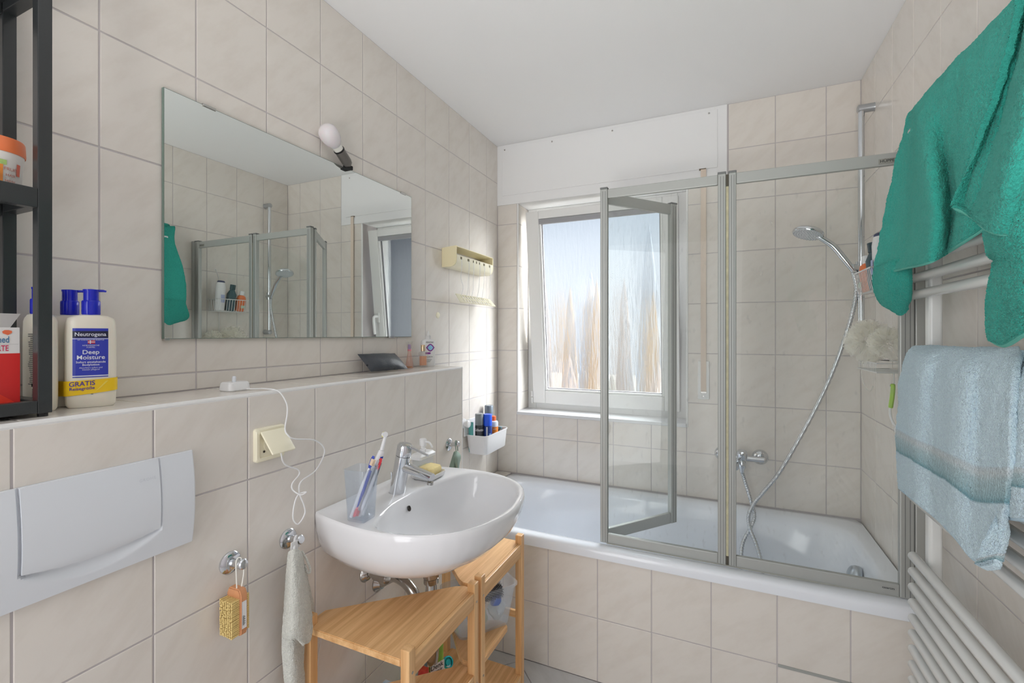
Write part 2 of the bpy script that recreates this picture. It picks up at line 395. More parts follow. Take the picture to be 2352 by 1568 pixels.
def text(parent, s, size, fn, m, align='CENTER', name='lettering', bold=False, depth=0.0, spacing=1.0):
    """lettering as flat mesh mapped through fn(u, v) -> world point"""
    c = bpy.data.curves.new('t', 'FONT'); c.body = s; c.size = size; c.align_x = align; c.align_y = 'CENTER'; c.resolution_u = 3
    c.space_character = spacing
    if bold: c.offset = size * 0.012
    t = bpy.data.objects.new('t', c); COL.objects.link(t)
    dg = bpy.context.evaluated_depsgraph_get(); dg.update()
    me = bpy.data.meshes.new_from_object(t.evaluated_get(dg)); bpy.data.objects.remove(t); bpy.data.curves.remove(c)
    me.name = name; base = wloc(parent)
    for v in me.vertices: v.co = Vector(fn(v.co.x, v.co.y)) - base
    me.materials.clear(); me.materials.append(m)
    o = bpy.data.objects.new(name, me); COL.objects.link(o); o.parent = parent
    return o
def plane_fn(o, u, v):
    o, u, v = Vector(o), Vector(u).normalized(), Vector(v).normalized()
    return lambda a, b: o + u * a + v * b
def quad(parent, name, fn, u0, u1, v0, v1, m, nu=8, nv=1, label=None):
    bm = bmesh.new(); G = [[bm.verts.new(Vector(fn(u0 + (u1 - u0) * i / nu, v0 + (v1 - v0) * j / nv))) for i in range(nu + 1)] for j in range(nv + 1)]
    for j in range(nv):
        for i in range(nu): bm.faces.new((G[j][i], G[j][i + 1], G[j + 1][i + 1], G[j + 1][i]))
    return mk(name, bm, m, parent, label=label)
def polyf(parent, name, fn, pts, m, label=None):
    bm = bmesh.new(); bm.faces.new([bm.verts.new(Vector(fn(a, b))) for a, b in pts]); return mk(name, bm, m, parent, label=label)

# ---------------------------------------------------------------- room shell
XL, XF, XR, YB, YF, ZC, ZL, ZT = -1.2066, -1.0174, 0.5698, 2.4813, 1.7475, 2.449, 1.190, 0.516
YH = -1.3
g = 0.0018
_tiles = {}
def tile(parent, o, c, du, dv, m=TILE, name='tile', dep=0.005):
    """glazed tile: chamfered slab whose face lies in its plane; o = L(+x) R(-x) B(-y) F(+z) K(+y)"""
    if du < 0.004 or dv < 0.004: return
    key = (o, round(du, 4), round(dv, 4), m.name)
    if key not in _tiles:
        A = {'L': ((0, 1, 0), (0, 0, 1), (1, 0, 0)), 'R': ((0, -1, 0), (0, 0, 1), (-1, 0, 0)), 'B': ((1, 0, 0), (0, 0, 1), (0, -1, 0)), 'F': ((1, 0, 0), (0, 1, 0), (0, 0, 1))}[o]
        U, V, N = map(Vector, A); bm = bmesh.new(); hu, hv = du / 2 - g, dv / 2 - g; ch = 0.0013
        rings = [[bm.verts.new(U * (su * (hu - i)) + V * (sv * (hv - i)) + N * d) for su, sv in ((-1, -1), (1, -1), (1, 1), (-1, 1))] for i, d in ((0, -dep), (0, -ch * 0.7), (ch * 0.35, -ch * 0.2), (ch, 0))]
        for a, b in zip(rings, rings[1:]):
            for k in range(4): bm.faces.new((a[k], a[(k + 1) % 4], b[(k + 1) % 4], b[k]))
        bm.faces.new(rings[-1])
        me = bpy.data.meshes.new('tile'); bm.to_mesh(me); bm.free(); me.materials.append(m); _tiles[key] = me
    ob = bpy.data.objects.new(name, _tiles[key]); COL.objects.link(ob); ob.parent = parent
    ob.location = Vector(c) - wloc(parent); return ob
def seams(a, b, off, step):
    k = math.ceil((a - off) / step + 1e-6); out = [a]
    while off + k * step < b - 0.004:
        if off + k * step > a + 0.004: out.append(off + k * step)
        k += 1
    return out + [b]
def tiles(parent, o, plane, us, vs, m=TILE):
    for u0, u1 in zip(us, us[1:]):
        for v0, v1 in zip(vs, vs[1:]):
            u, v = (u0 + u1) / 2, (v0 + v1) / 2
            c = (plane, u, v) if o in 'LR' else ((u, plane, v) if o == 'B' else (u, v, plane))
            tile(parent, o, c, u1 - u0, v1 - v0, m)
def zs(a, b): return seams(a, b, 1.4822, 0.2482)
def struct(name, bm, m, label=None):
    o = mk(name, bm, m, None, origin=(0, 0, 0)); o['kind'] = 'structure'
    if label: o['label'] = label
    return o
T = 0.0014
wl = struct('wall_left', box(-1.32, XL - T, YH, YB + 0.25, 0, ZC), GROUT, 'left tiled wall in cream marbled tiles above the ledge')
tiles(wl, 'L', XL, seams(0.1389, YB, 0.5389, 0.2), zs(ZL, ZC))
tiles(wl, 'L', XL, seams(1.7475, YB, 0.5389, 0.2), zs(ZT, ZL)[:-1] + [1.2339] if False else zs(ZT, ZL))
wp = struct('wall_left_lower', box(XL, XF - T, YH, YF - 0.001, 0, ZL - 0.004), GROUT, 'projecting lower left wall carrying the ledge and washbasin')
tiles(wp, 'L', XF, seams(0.1416, YF - 0.001, 0.3416, 0.2), zs(0.0, ZL - 0.007))
tiles(wp, 'F', ZL, [XL + 0.002, XF - 0.006], seams(0.157, YF - 0.001, 0.557, 0.2))
st = struct('trim_1', tube([(XF - 0.0055, YH, ZL - 0.0055), (XF - 0.0055, YF - 0.001, ZL - 0.0055)], 0.006, 10), PVC, 'white edge strip along the front of the ledge')
mk('corner_strip', tube([(XF - 0.0045, YF - 0.0055, 0.0), (XF - 0.0045, YF - 0.0055, ZL - 0.002)], 0.0055, 10), PVC, st)
wb = bmesh.new()
for a in ((-1.32, -1.075, 0, ZC), (-0.147, 0.68, 0, ZC), (-1.075, -0.147, 0, 0.862), (-1.075, -0.147, 2.099, ZC)):
    box(a[0], a[1], YB + T, YB + 0.27, a[2], a[3], bm=wb)
wb = struct('wall_back', wb, GROUT, 'tiled window wall behind the bathtub')
tiles(wb, 'B', YB, [XL, -1.0805], zs(ZT, 2.096))
tiles(wb, 'B', YB, [-1.0805, -0.915, -0.715, -0.517, -0.32, -0.1485], [ZT, 0.7376, 0.863])
tiles(wb, 'B', YB, [-0.1485, 0.0414], zs(ZT, 2.096))
tiles(wb, 'B', YB, seams(0.0414, XR, 0.0414, 0.2), zs(ZT, ZC))
tiles(wb, 'L', -1.0728, [YB + 0.006, 2.636], zs(0.882, 2.094))
wr = struct('wall_right', box(XR + T, 0.70, YH, YB + 0.25, 0, ZC), GROUT, 'right tiled wall behind the towel radiator')
tiles(wr, 'R', XR, seams(0.6795, YB, 1.4795, 0.2), zs(0.0, ZC))
wf = bmesh.new()
box(-1.32, -0.62, YH - 0.1, YH, 0, ZC, bm=wf); box(0.32, 0.70, YH - 0.1, YH, 0, ZC, bm=wf); box(-0.62, 0.32, YH - 0.1, YH, 2.05, ZC, bm=wf)
struct('wall_front', wf, PAINT, 'painted wall behind the viewer')
dr = struct('door_1', box(-0.615, 0.315, YH - 0.08, YH - 0.04, 0.005, 2.045, 0.003), WHITE, 'white room door')
mk('handle', tube(smooth_path([(-0.55, YH - 0.04, 1.05), (-0.55, YH + 0.01, 1.05), (-0.50, YH + 0.015, 1.05), (-0.43, YH + 0.015, 1.05)]), 0.009), CHROME, dr, True)
struct('ceiling', box(-1.32, 0.70, YH - 0.1, YB + 0.27, ZC, ZC + 0.12), PAINT, 'plain white painted ceiling')
wt = struct('wall_bath_front', box(XF - T, XR + T, YF + T, YF + 0.06, 0, 0.470), GROUT, 'tiled front of the bathtub')
tiles(wt, 'B', YF, seams(XF + 0.004, XR, -0.6249, 0.2), zs(0.0, 0.4725))
hatch = mk('inspection_frame', box(0.177, 0.57, YF - 0.0022, YF + 0.003, 0.236, 0.2455), ALU, wt)
# floor with diagonal tiles
fl = struct('floor', box(-1.32, 0.70, YH, YB + 0.25, -0.12, -0.004), GROUT, 'pale grey floor tiles laid diagonally')
def clip(poly, x0, x1, y0, y1):
    for ax, lim, sgn in ((0, x0, 1), (0, x1, -1), (1, y0, 1), (1, y1, -1)):
        outp = []
        for i in range(len(poly)):
            a, b = poly[i - 1], poly[i]; da, db = sgn * (a[ax] - lim), sgn * (b[ax] - lim)
            if (da >= 0) != (db >= 0):
                t = da / (da - db); outp.append((a[0] + (b[0] - a[0]) * t, a[1] + (b[1] - a[1]) * t))
            if db >= 0: outp.append(b)
        poly = outp
        if not poly: return []
    return poly
s2 = math.sqrt(0.5); fs = 0.30
for i in range(-9, 10):
    for j in range(-9, 10):
        cu, cv = (i + 0.5) * fs, (j + 0.5) * fs; h = fs / 2 - 0.0016
        P = [(cu + a * h, cv + b * h) for a, b in ((-1, -1), (1, -1), (1, 1), (-1, 1))]
        P = [(-0.743 + (u - v) * s2 + 0.0, 1.727 + (u + v) * s2) for u, v in P]
        P = clip(P, XF + 0.001, XR - 0.001, -0.2, YF - 0.001)
        if len(P) < 3: continue
        ar = 0.5 * abs(sum(P[k - 1][0] * P[k][1] - P[k][0] * P[k - 1][1] for k in range(len(P))))
        if ar < 0.0006: continue
        cx_, cy_ = sum(p[0] for p in P) / len(P), sum(p[1] for p in P) / len(P)
        mk('floor_tile', prism(P, -0.006, 0.0), FTILE, fl, origin=(cx_, cy_, 0))

# ---------------------------------------------------------------- window
win = bpy.data.objects.new('window_1', None); COL.objects.link(win); win.location = (-0.61, 2.66, 0.876)
win['kind'] = 'structure'; win['label'] = 'white tilted window with ribbed privacy glass behind the bathtub'
fb = bmesh.new()
for a in ((-1.0725, -1.02, 0.876, 2.094), (-0.205, -0.1475, 0.876, 2.094), (-1.02, -0.205, 0.876, 0.93), (-1.02, -0.205, 2.04, 2.094)):
    box(a[0], a[1], 2.636, 2.70, a[2], a[3], 0.003, bm=fb)
for a in ((-1.02, -1.005, 0.93, 2.04), (-0.22, -0.205, 0.93, 2.04)): box(a[0], a[1], 2.665, 2.70, a[2], a[3], 0.002, bm=fb)
mk('window_frame', fb, PVC, win)
mk('window_sill', box(-1.079, -0.149, 2.471, 2.64, 0.862, 0.8795, 0.003), mat('sill_glaze', (222, 223, 224), 0.2), win)
A6 = math.radians(6.3)
MS = Matrix.Translation((-0.61, 2.615, 0.913)) @ Matrix.Rotation(A6, 4, 'X')
sw, sh = 0.42, 1.134
sb = bmesh.new()
for a in ((-sw, -sw + 0.078, 0, sh), (sw - 0.078, sw, 0, sh), (-sw + 0.078, sw - 0.078, 0, 0.078), (-sw + 0.078, sw - 0.078, sh - 0.046, sh)):
    box(a[0], a[1], 0, 0.06, a[2], a[3], 0.004, M=MS, bm=sb)
sash = mk('sash', sb, PVC, win)
bd = bmesh.new()
for a in ((-sw + 0.078, -sw + 0.09, 0.078, sh - 0.046), (sw - 0.09, sw - 0.078, 0.078, sh - 0.046), (-sw + 0.09, sw - 0.09, 0.078, 0.09)):
    box(a[0], a[1], 0.006, 0.03, a[2], a[3], 0.003, M=MS, bm=bd)
mk('glazing_bead', bd, PVC, sash)
gk = bmesh.new()
for a in ((-sw + 0.09, -sw + 0.0945, 0.09, sh - 0.074), (sw - 0.0945, sw - 0.09, 0.09, sh - 0.074), (-sw + 0.0945, sw - 0.0945, 0.09, 0.0945)):
    box(a[0], a[1], 0.018, 0.03, a[2], a[3], M=MS, bm=gk)
mk('gasket', gk, mat('grey_gasket', (120, 118, 120), 0.6), sash)
mk('grey_strip', box(-sw + 0.078, sw - 0.078, 0.004, 0.03, sh - 0.076, sh - 0.047, 0.002, M=MS), mat('strip_grey', (160, 160, 163), 0.4), sash)  # only a plain grey strip below the top rail of the sash
pn = bmesh.new()
vv = [pn.verts.new(MS @ Vector(p)) for p in ((-sw + 0.09, 0.026, 0.09), (sw - 0.09, 0.026, 0.09), (sw - 0.09, 0.026, sh - 0.06), (-sw + 0.09, 0.026, sh - 0.06))]
pn.faces.new(vv); mk('glass_pane', pn, PANE, sash)
hb = box(sw - 0.052, sw - 0.024, -0.012, 0.0, 0.50, 0.57, 0.004, M=MS)
tube([MS @ Vector(p) for p in smooth_path([(sw - 0.038, -0.01, 0.545), (sw - 0.038, -0.04, 0.545), (sw - 0.038, -0.052, 0.53), (sw - 0.038, -0.052, 0.47), (sw - 0.038, -0.05, 0.425)])], 0.009, 10, bm=hb)
mk('window_handle', hb, PVC, sash, True)
for z0, z1 in ((0.0, 0.035), (0.04, 0.075)): mk('hinge', tube([MS @ Vector((-sw - 0.007, 0.0, z0)), MS @ Vector((-sw - 0.007, 0.0, z1))], 0.007, 10), PVC, sash, True)
tb = struct('trim_2', box(-1.0795, -1.0712, YB - 0.0025, YB + 0.007, 0.877, 2.094, 0.002), PVC, 'white corner beads framing the window opening')
mk('corner_bead', box(-0.151, -0.1415, YB - 0.0025, YB + 0.007, 0.862, 2.094, 0.002), PVC, tb)

# shutter box above the window with its cover panel
sbx = thing('shutter_box', 'white painted roller shutter box between window and ceiling', 'shutter box', (-0.585, YB, 2.096))
mk('housing', box(XL, 0.0358, YB - 0.004, YB + 0.20, 2.0945, ZC - 0.0005, 0.001), PAINT, sbx)
mk('cover_panel', box(-1.1716, -0.0068, YB - 0.0095, YB - 0.004, 2.147, 2.432, 0.0015), PAINT, sbx)
for x in (-1.155, -0.86, -0.52, -0.045):
    mk('screw', lathe([(0.0045, 0), (0.0045, 0.002), (0.002, 0.0028)], (x, YB - 0.0095, 2.417), (0, -1, 0), 10), CHROMEW, sbx, True)
mk('strap_slot', box(-0.090, -0.058, YB - 0.0105, YB - 0.0092, 2.141, 2.150), mat('brown_slot', (110, 98, 80), 0.6), sbx)
sp = thing('shutter_strap', 'beige webbing strap hanging beside the window down to its white winder', 'strap', (-0.07, YB, 1.0))
mk('strap', box(-0.0825, -0.0575, YB - 0.012, YB - 0.0105, 1.045, 2.145), mat('beige_webbing', (232, 216, 200), 0.8, bump=0.6, bscale=900), sp)
wd = mk('winder', box(-0.0965, -0.0435, YB - 0.010, YB, 1.008, 1.198, 0.004), PVC, sp, True)
mk('slot_clip', box(-0.082, -0.056, YB - 0.0135, YB - 0.009, 1.038, 1.047, 0.001), CHROMEW, wd)
mk('screw', lathe([(0.003, 0), (0.003, 0.001)], (-0.07, YB - 0.010, 1.023), (0, -1, 0), 10), CHROMEW, wd)

# ---------------------------------------------------------------- outside: autumn conifers and the neighbour's dark house
def crown(c, r, h, seed):
    rr = random.Random(seed); bm = bmesh.new(); prof = []
    bmesh.ops.create_icosphere(bm, subdivisions=3, radius=1)
    for v in bm.verts:
        z = (v.co.z + 1) / 2; rad = (1 - z) ** 0.75 * 0.95 + 0.08
        k = 1 + 0.35 * noise.noise(v.co * 3.1 + Vector((seed, 0, 0)))
        hh = math.hypot(v.co.x, v.co.y) or 1
        s = rad * k * min(1, hh * 1.6)
        v.co = Vector((c[0] + v.co.x / hh * r * s, c[1] + v.co.y / hh * r * s, c[2] + z * h))
    return bm
BARK = mat('bark', (110, 90, 75), 0.9)
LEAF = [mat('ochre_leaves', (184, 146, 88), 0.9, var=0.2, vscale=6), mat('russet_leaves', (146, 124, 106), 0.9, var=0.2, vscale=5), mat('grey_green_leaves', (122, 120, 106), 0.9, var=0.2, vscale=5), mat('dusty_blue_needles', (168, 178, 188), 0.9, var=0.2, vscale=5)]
rr = random.Random(3)
specs = []
for i in range(8): specs.append((-2.55 + i * 0.36, 6.0, rr.uniform(1.66, 1.98), (0, 1, 0, 0, 1, 0, 0, 1)[i], 0))
for i in range(6): specs.append((-2.6 + i * 0.50, 5.2, rr.uniform(0.75, 1.15), (1, 2, 1, 2, 1, 2)[i], 1))
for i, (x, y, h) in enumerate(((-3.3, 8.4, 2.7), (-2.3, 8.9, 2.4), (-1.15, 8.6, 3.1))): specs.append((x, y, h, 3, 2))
GRP = ('autumn conifers outside the window', 'low shrubs outside the window', 'tall hazy conifers behind the row')
ORD = ('leftmost', 'second', 'third', 'fourth', 'fifth', 'sixth', 'seventh', 'eighth'); cnt = [0, 0, 0]
for i, (x, y, h, k, s) in enumerate(specs):
    place = ORD[cnt[s]] + (' from the left' if cnt[s] else ''); cnt[s] += 1
    lab = (('ochre' if k == 0 else 'russet') + ' slender conifer behind the frosted pane, %s in its row', ('russet' if k == 1 else 'grey-green') + ' low shrub beyond the frosted pane, %s of six', 'tall hazy blue conifer furthest behind the frosted pane, %s of three')[s] % place
    t = thing('conifer' if s != 1 else 'shrub', lab, 'tree' if s != 1 else 'shrub', (x, y, -0.6), GRP[s])
    mk('trunk', cyl((x, y, -0.6), (x, y, 0.1), 0.05, 8), BARK, t)
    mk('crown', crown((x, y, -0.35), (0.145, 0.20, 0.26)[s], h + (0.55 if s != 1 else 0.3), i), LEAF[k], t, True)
gd = struct('floor_garden', box(-9, 9, 2.9, 22, -0.72, -0.6), mat('lawn', (84, 80, 72), 0.95, var=0.3, vscale=4), 'lawn outside')
hs = thing('house', 'dark grey rendered neighbouring house wall seen only in the mirror through the window', 'house', (2.2, 8.6, -0.6))
mk('wall', box(0.9, 3.5, 6.8, 10.5, -0.6, 5.4), mat('dark_render', (92, 94, 100), 0.9, bump=0.2), hs)
mk('roof', box(0.8, 3.6, 6.7, 10.6, 5.4, 5.6), mat('roof_edge', (70, 66, 66), 0.8), hs)

# ---------------------------------------------------------------- bathtub
tub = thing('bathtub', 'white enamelled built-in bathtub under the window', 'bathtub', (-0.27, 2.11, 0.05))
x0, x1, y0, y1 = -1.118, XR - 0.001, YF - 0.012, YB - 0.001
cx, cy = (x0 + x1) / 2, (y0 + y1) / 2
N = 112
def rect_pt(a, hx, hy, n):
    c, s = math.cos(a), math.sin(a)
    k = (abs(c) ** n + abs(s) ** n) ** (-1 / n)
    return (cx + hx * c * k, cy + hy * s * k)
HX, HY = (x1 - x0) / 2, (y1 - y0) / 2
R = []
def ring(hx, hy, n, z, dx=0.0): R.append([(rect_pt(2 * math.pi * k / N, hx, hy, n)[0] + dx, rect_pt(2 * math.pi * k / N, hx, hy, n)[1], z) for k in range(N)])
ring(HX - 0.004, HY - 0.012, 60, 0.4735); ring(HX, HY - 0.001, 60, 0.475); ring(HX, HY, 60, 0.500); ring(HX - 0.002, HY - 0.004, 50, 0.510); ring(HX - 0.008, HY - 0.011, 40, 0.5155)
ring(HX - 0.03, HY - 0.034, 14, 0.516)
ring(HX - 0.055, HY - 0.055, 6.5, 0.513); ring(HX - 0.066, HY - 0.066, 5.6, 0.505); ring(HX - 0.076, HY - 0.076, 5.0, 0.48)
ring(HX - 0.105, HY - 0.10, 4.2, 0.36); ring(HX - 0.145, HY - 0.135, 3.6, 0.22); ring(HX - 0.19, HY - 0.17, 3.2, 0.135); ring(HX - 0.26, HY - 0.215, 3.0, 0.10); ring(0.30, 0.10, 2.5, 0.092)
mk('shell', loft(R, cap0=False), ENAMEL, tub, True)
ov = lathe([(0.038, 0), (0.039, 0.004), (0.037, 0.016), (0.032, 0.026), (0.022, 0.032), (0.001, 0.034)], (0.474, 2.10, 0.425), (-1, 0, 0.25), 28)
mk('overflow_knob', ov, mat('satin_chrome', (188, 196, 204), 0.3, metal=0.8), tub, True)
mk('drain', lathe([(0.03, 0), (0.03, 0.003), (0.02, 0.006), (0.001, 0.007)], (0.05, 2.11, 0.093), (0, 0, 1), 20), CHROME, tub, True)
dk = struct('floor_bath_strip', box(XL, -1.119, YF + 0.001, YB, 0.40, 0.513), GROUT, 'narrow tiled strip at the left end of the bathtub')
tiles(dk, 'F', 0.5165, [XL + 0.001, -1.119], seams(YF + 0.002, YB, 2.395, 0.2))

# ---------------------------------------------------------------- folding glass screen on the tub
SY = 1.80; Z0, Z1 = 0.518, 1.897
scr = thing('bath_screen', 'folding glass shower screen with satin aluminium frame on the bathtub rim', 'shower screen', (0.05, SY, Z0))
def leaf(name, a, b, wl, wr_, rail_t, rail_b, label, z0=Z0, z1=Z1, topcap=True):
    """framed pane standing on the line a-b"""
    a, b = Vector((a[0], a[1], 0)), Vector((b[0], b[1], 0)); d = (b - a); L = d.length; d.normalize()
    M = Matrix.Translation(a) @ Matrix(((d.x, -d.y, 0, 0), (d.y, d.x, 0, 0), (0, 0, 1, 0), (0, 0, 0, 1)))
    fb = bmesh.new(); hd = 0.011
    box(0, wl, -hd, hd, z0, z1, 0.003, M=M, bm=fb); box(L - wr_, L, -hd, hd, z0, z1, 0.003, M=M, bm=fb)
    box(wl, L - wr_, -hd * 0.75, hd * 0.75, z1 - rail_t, z1 - 0.002, 0.0025, M=M, bm=fb); box(wl, L - wr_, -hd * 0.75, hd * 0.75, z0, z0 + rail_b, 0.0025, M=M, bm=fb)
    p = mk(name, fb, ALU, scr, label=label)
    gr = bmesh.new()
    for xx, ww in ((0, wl), (L - wr_, wr_)):
        if ww < 0.02: continue
        for f in (0.36, 0.70):
            for s in (-1, 1): box(xx + ww * f - 0.0008, xx + ww * f + 0.0008, s * hd - 0.0006, s * hd + 0.0006, z0 + 0.004, z1 - 0.01, M=M, bm=gr)
    if gr.verts: mk('groove', gr, ALUD, p)
    else: gr.free()
    for xx, ww in ((0, wl), (L - wr_, wr_)): mk('end_cap', box(xx - 0.0008, xx + ww + 0.0008, -hd - 0.001, hd + 0.001, z1 - 0.001, z1 + 0.006, 0.0015, M=M), ALUD, p)
    gl = bmesh.new(); gl.faces.new([gl.verts.new(M @ Vector(v)) for v in ((wl - 0.004, 0, z0 + rail_b - 0.004), (L - wr_ + 0.004, 0, z0 + rail_b - 0.004), (L - wr_ + 0.004, 0, z1 - rail_t + 0.004), (wl - 0.004, 0, z1 - rail_t + 0.004))])
    mk('glass', gl, SCREEN, p); return p
p1 = leaf('fixed_panel', (0.031, SY), (0.5450, SY), 0.024, 0.036, 0.040, 0.038, None)
p2 = leaf('folding_panel', (-0.424, SY), (0.022, SY), 0.028, 0.026, 0.037, 0.036, None)
p3 = leaf('inward_panel', (-0.4175, SY + 0.018), (-0.1745, 2.128), 0.018, 0.034, 0.045, 0.045, None, z0=Z0 - 0.003, z1=Z1 - 0.004)
mk('wall_profile', box(0.5455, XR - 0.0005, SY - 0.016, SY + 0.016, Z0, Z1 + 0.004, 0.003), ALU, scr)
mk('hinge_seal', box(0.0225, 0.0305, SY - 0.003, SY + 0.003, Z0 + 0.03, Z1 - 0.04), BRASS, scr)
DH = mat('dark_hinge', (88, 84, 74), 0.5, metal=0.5)
mk('hinge', box(0.0222, 0.0308, SY - 0.008, SY + 0.004, Z0 + 0.001, Z0 + 0.03), DH, scr); mk('hinge', box(0.0222, 0.0308, SY - 0.006, SY + 0.004, Z1 - 0.045, Z1 - 0.004), DH, scr)
mk('bottom_seal', box(-0.40, 0.54, SY - 0.004, SY + 0.004, 0.5125, Z0 + 0.001), mat('clear_lip', (190, 190, 180), 0.4), scr)
INK = mat('dark_print', (48, 50, 50), 0.6); INKG = mat('grey_print', (98, 100, 100), 0.6)
bp_ = mk('badge', box(0.4560, 0.4990, SY - 0.0102, SY - 0.0085, 1.862, 1.878, 0.0006), mat('badge_frame', (150, 150, 142), 0.4), p1)
text(p1, 'HÜPPE', 0.0125, plane_fn((0.4775, SY - 0.0106, 1.870), (1, 0, 0), (0, 0, 1)), INK, bold=True)
text(p1, 'casarüm', 0.0095, plane_fn((0.481, SY - 0.0088, 0.541), (1, 0, 0), (0, 0, 1)), INK, bold=True)

# ---------------------------------------------------------------- washbasin
def radial(poly, c, a):
    d = (math.cos(a), math.sin(a)); best = None
    n = len(poly)
    for i in range(n):
        p, q = poly[i], poly[(i + 1) % n]; ex, ey = q[0] - p[0], q[1] - p[1]
        den = d[0] * ey - d[1] * ex
        if abs(den) < 1e-12: continue
        t = ((p[0] - c[0]) * ey - (p[1] - c[1]) * ex) / den; s = ((p[0] - c[0]) * d[1] - (p[1] - c[1]) * d[0]) / den
        if t > 0 and -1e-6 <= s <= 1 + 1e-6: best = t if best is None else max(best, t)
    return best or 0.1
CY = 1.185
prof = [(-1.0174, .250), (-.985, .258), (-.95, .266), (-.915, .273), (-.88, .279), (-.843, .283), (-.80, .285), (-.763, .284), (-.72, .277), (-.68, .265), (-.645, .248), (-.614, .227), (-.585, .198), (-.563, .166), (-.545, .128), (-.532, .085), (-.5235, .04), (-.521, 0)]
OUT = [(x, CY + h) for x, h in prof] + [(x, CY - h) for x, h in prof[::-1][1:]]
inn = [(-.872, 0), (-.870, .06), (-.863, .12), (-.850, .17), (-.832, .215), (-.808, .246), (-.78, .258), (-.745, .259), (-.70, .250), (-.66, .235), (-.62, .208), (-.588, .172), (-.566, .13), (-.553, .08), (-.546, .04), (-.544, 0)]
INN = [(x, CY + h) for x, h in inn] + [(x, CY - h) for x, h in inn[::-1][1:-1]]
INN = [(p.x, p.y) for p in smooth_path([(x, y, 0) for x, y in INN], 3, True)]
bc = (-.715, CY); NB = 120
ang = [2 * math.pi * k / NB for k in range(NB)]
ro = [radial(OUT, bc, a) for a in ang]; ri = [min(radial(INN, bc, a), o - 0.012) for a, o in zip(ang, ro)]
sink = thing('washbasin', 'white ceramic washbasin with oval bowl on the lower left wall', 'washbasin', (-0.78, CY, 0.63))
R = []
def bring(rad, z, c=bc, back=True):
    ring = []
    for a, r in zip(ang, rad):
        x, y = c[0] + math.cos(a) * r, c[1] + math.sin(a) * r
        ring.append((max(x, XF + 0.0005), y, z))
    R.append(ring)
for s, z, cxx in ((0.06, .656, -.80), (0.30, .658, -.80), (.50, .665, -.80), (.66, .677, -.79), (.79, .698, -.775), (.885, .726, -.755), (.95, .758, -.735), (.985, .79, -.722), (.998, .818, -.716), (1.0, .832, -.715)):
    bring([r * s for r in ro], z, (cxx, CY))
bring([r - .002 for r in ro], .8385); bring([r - .005 for r in ro], .8412)
bring([max(r - 0.0105, i + .002) for r, i in zip(ro, ri)], .8405)
bring([i + .004 + 0.0 * o for i, o in zip(ri, ro)], .8385); bring([i - .001 for i in ri], .8355); bring([i * .985 - .003 for i in ri], .828)
for s, z in ((.95, .80), (.905, .765), (.84, .738), (.74, .716), (.60, .700), (.42, .690), (.22, .685), (.08, .682)): bring([i * s for i in ri], z, (bc[0] - 0.02 * (1 - s), CY))
mk('basin', loft(R), CERAMIC, sink, True)
mk('overflow_hole', lathe([(0.0085, -0.001), (0.0085, 0.0018), (0.0065, 0.0022), (0.006, 0.0006)], (-0.861, 1.155, 0.800), (1, 0.0, 0.28), 20, sx=0.8), DARK, sink, True)
mk('waste_plug', lathe([(0.03, 0), (0.03, 0.003), (0.022, 0.005), (0.001, 0.006)], (-0.735, CY, 0.682), (0, 0, 1), 20), CHROME, sink, True)

# faucet
fau = thing('basin_faucet', 'chrome single-lever mixer tap with slanted body on the washbasin', 'faucet', (-0.914, 1.165, 0.839))
ax = Vector((0.205, 0.0, 1)).normalized(); b0 = Vector((-0.914, 1.165, 0.839))
mk('body', lathe([(0.0235, 0), (0.0235, 0.118), (0.0225, 0.119)], b0, ax, 32), CHROME, fau, True)
cp = lathe([(0.0225, 0.120), (0.0235, 0.121), (0.0235, 0.150), (0.020, 0.156), (0.010, 0.1585), (0.001, 0.159)], b0, ax, 32)
cap = mk('lever_cap', cp, CHROME, fau, True)
L0 = b0 + ax * 0.150
mk('lever', tube([L0 + Vector((0.012, 0, 0.001)), L0 + Vector((0.05, 0, -0.010)), L0 + Vector((0.085, 0, -0.021))], [0.0042, 0.0038, 0.0036], 12), CHROME, cap, True)
s0 = b0 + ax * 0.085 + Vector((0.008, 0, 0)); s1 = s0 + Vector((0.104, 0, -0.022))
sp_ = tube([s0, s0 + (s1 - s0) * 0.5, s1], [0.0185, 0.0165, 0.015], 24, oval=0.82)
mk('spout', sp_, CHROME, fau, True)
mk('aerator', cyl(s1 + Vector((-0.006, 0, -0.013)), s1 + Vector((-0.007, 0, -0.021)), 0.0095, 16), CHROMEW, fau, True)
mk('pull_rod', cyl(b0 + Vector((-0.022, 0.0, 0.0)), b0 + Vector((-0.022, 0, 0.06)), 0.0025, 8), CHROME, fau, True)

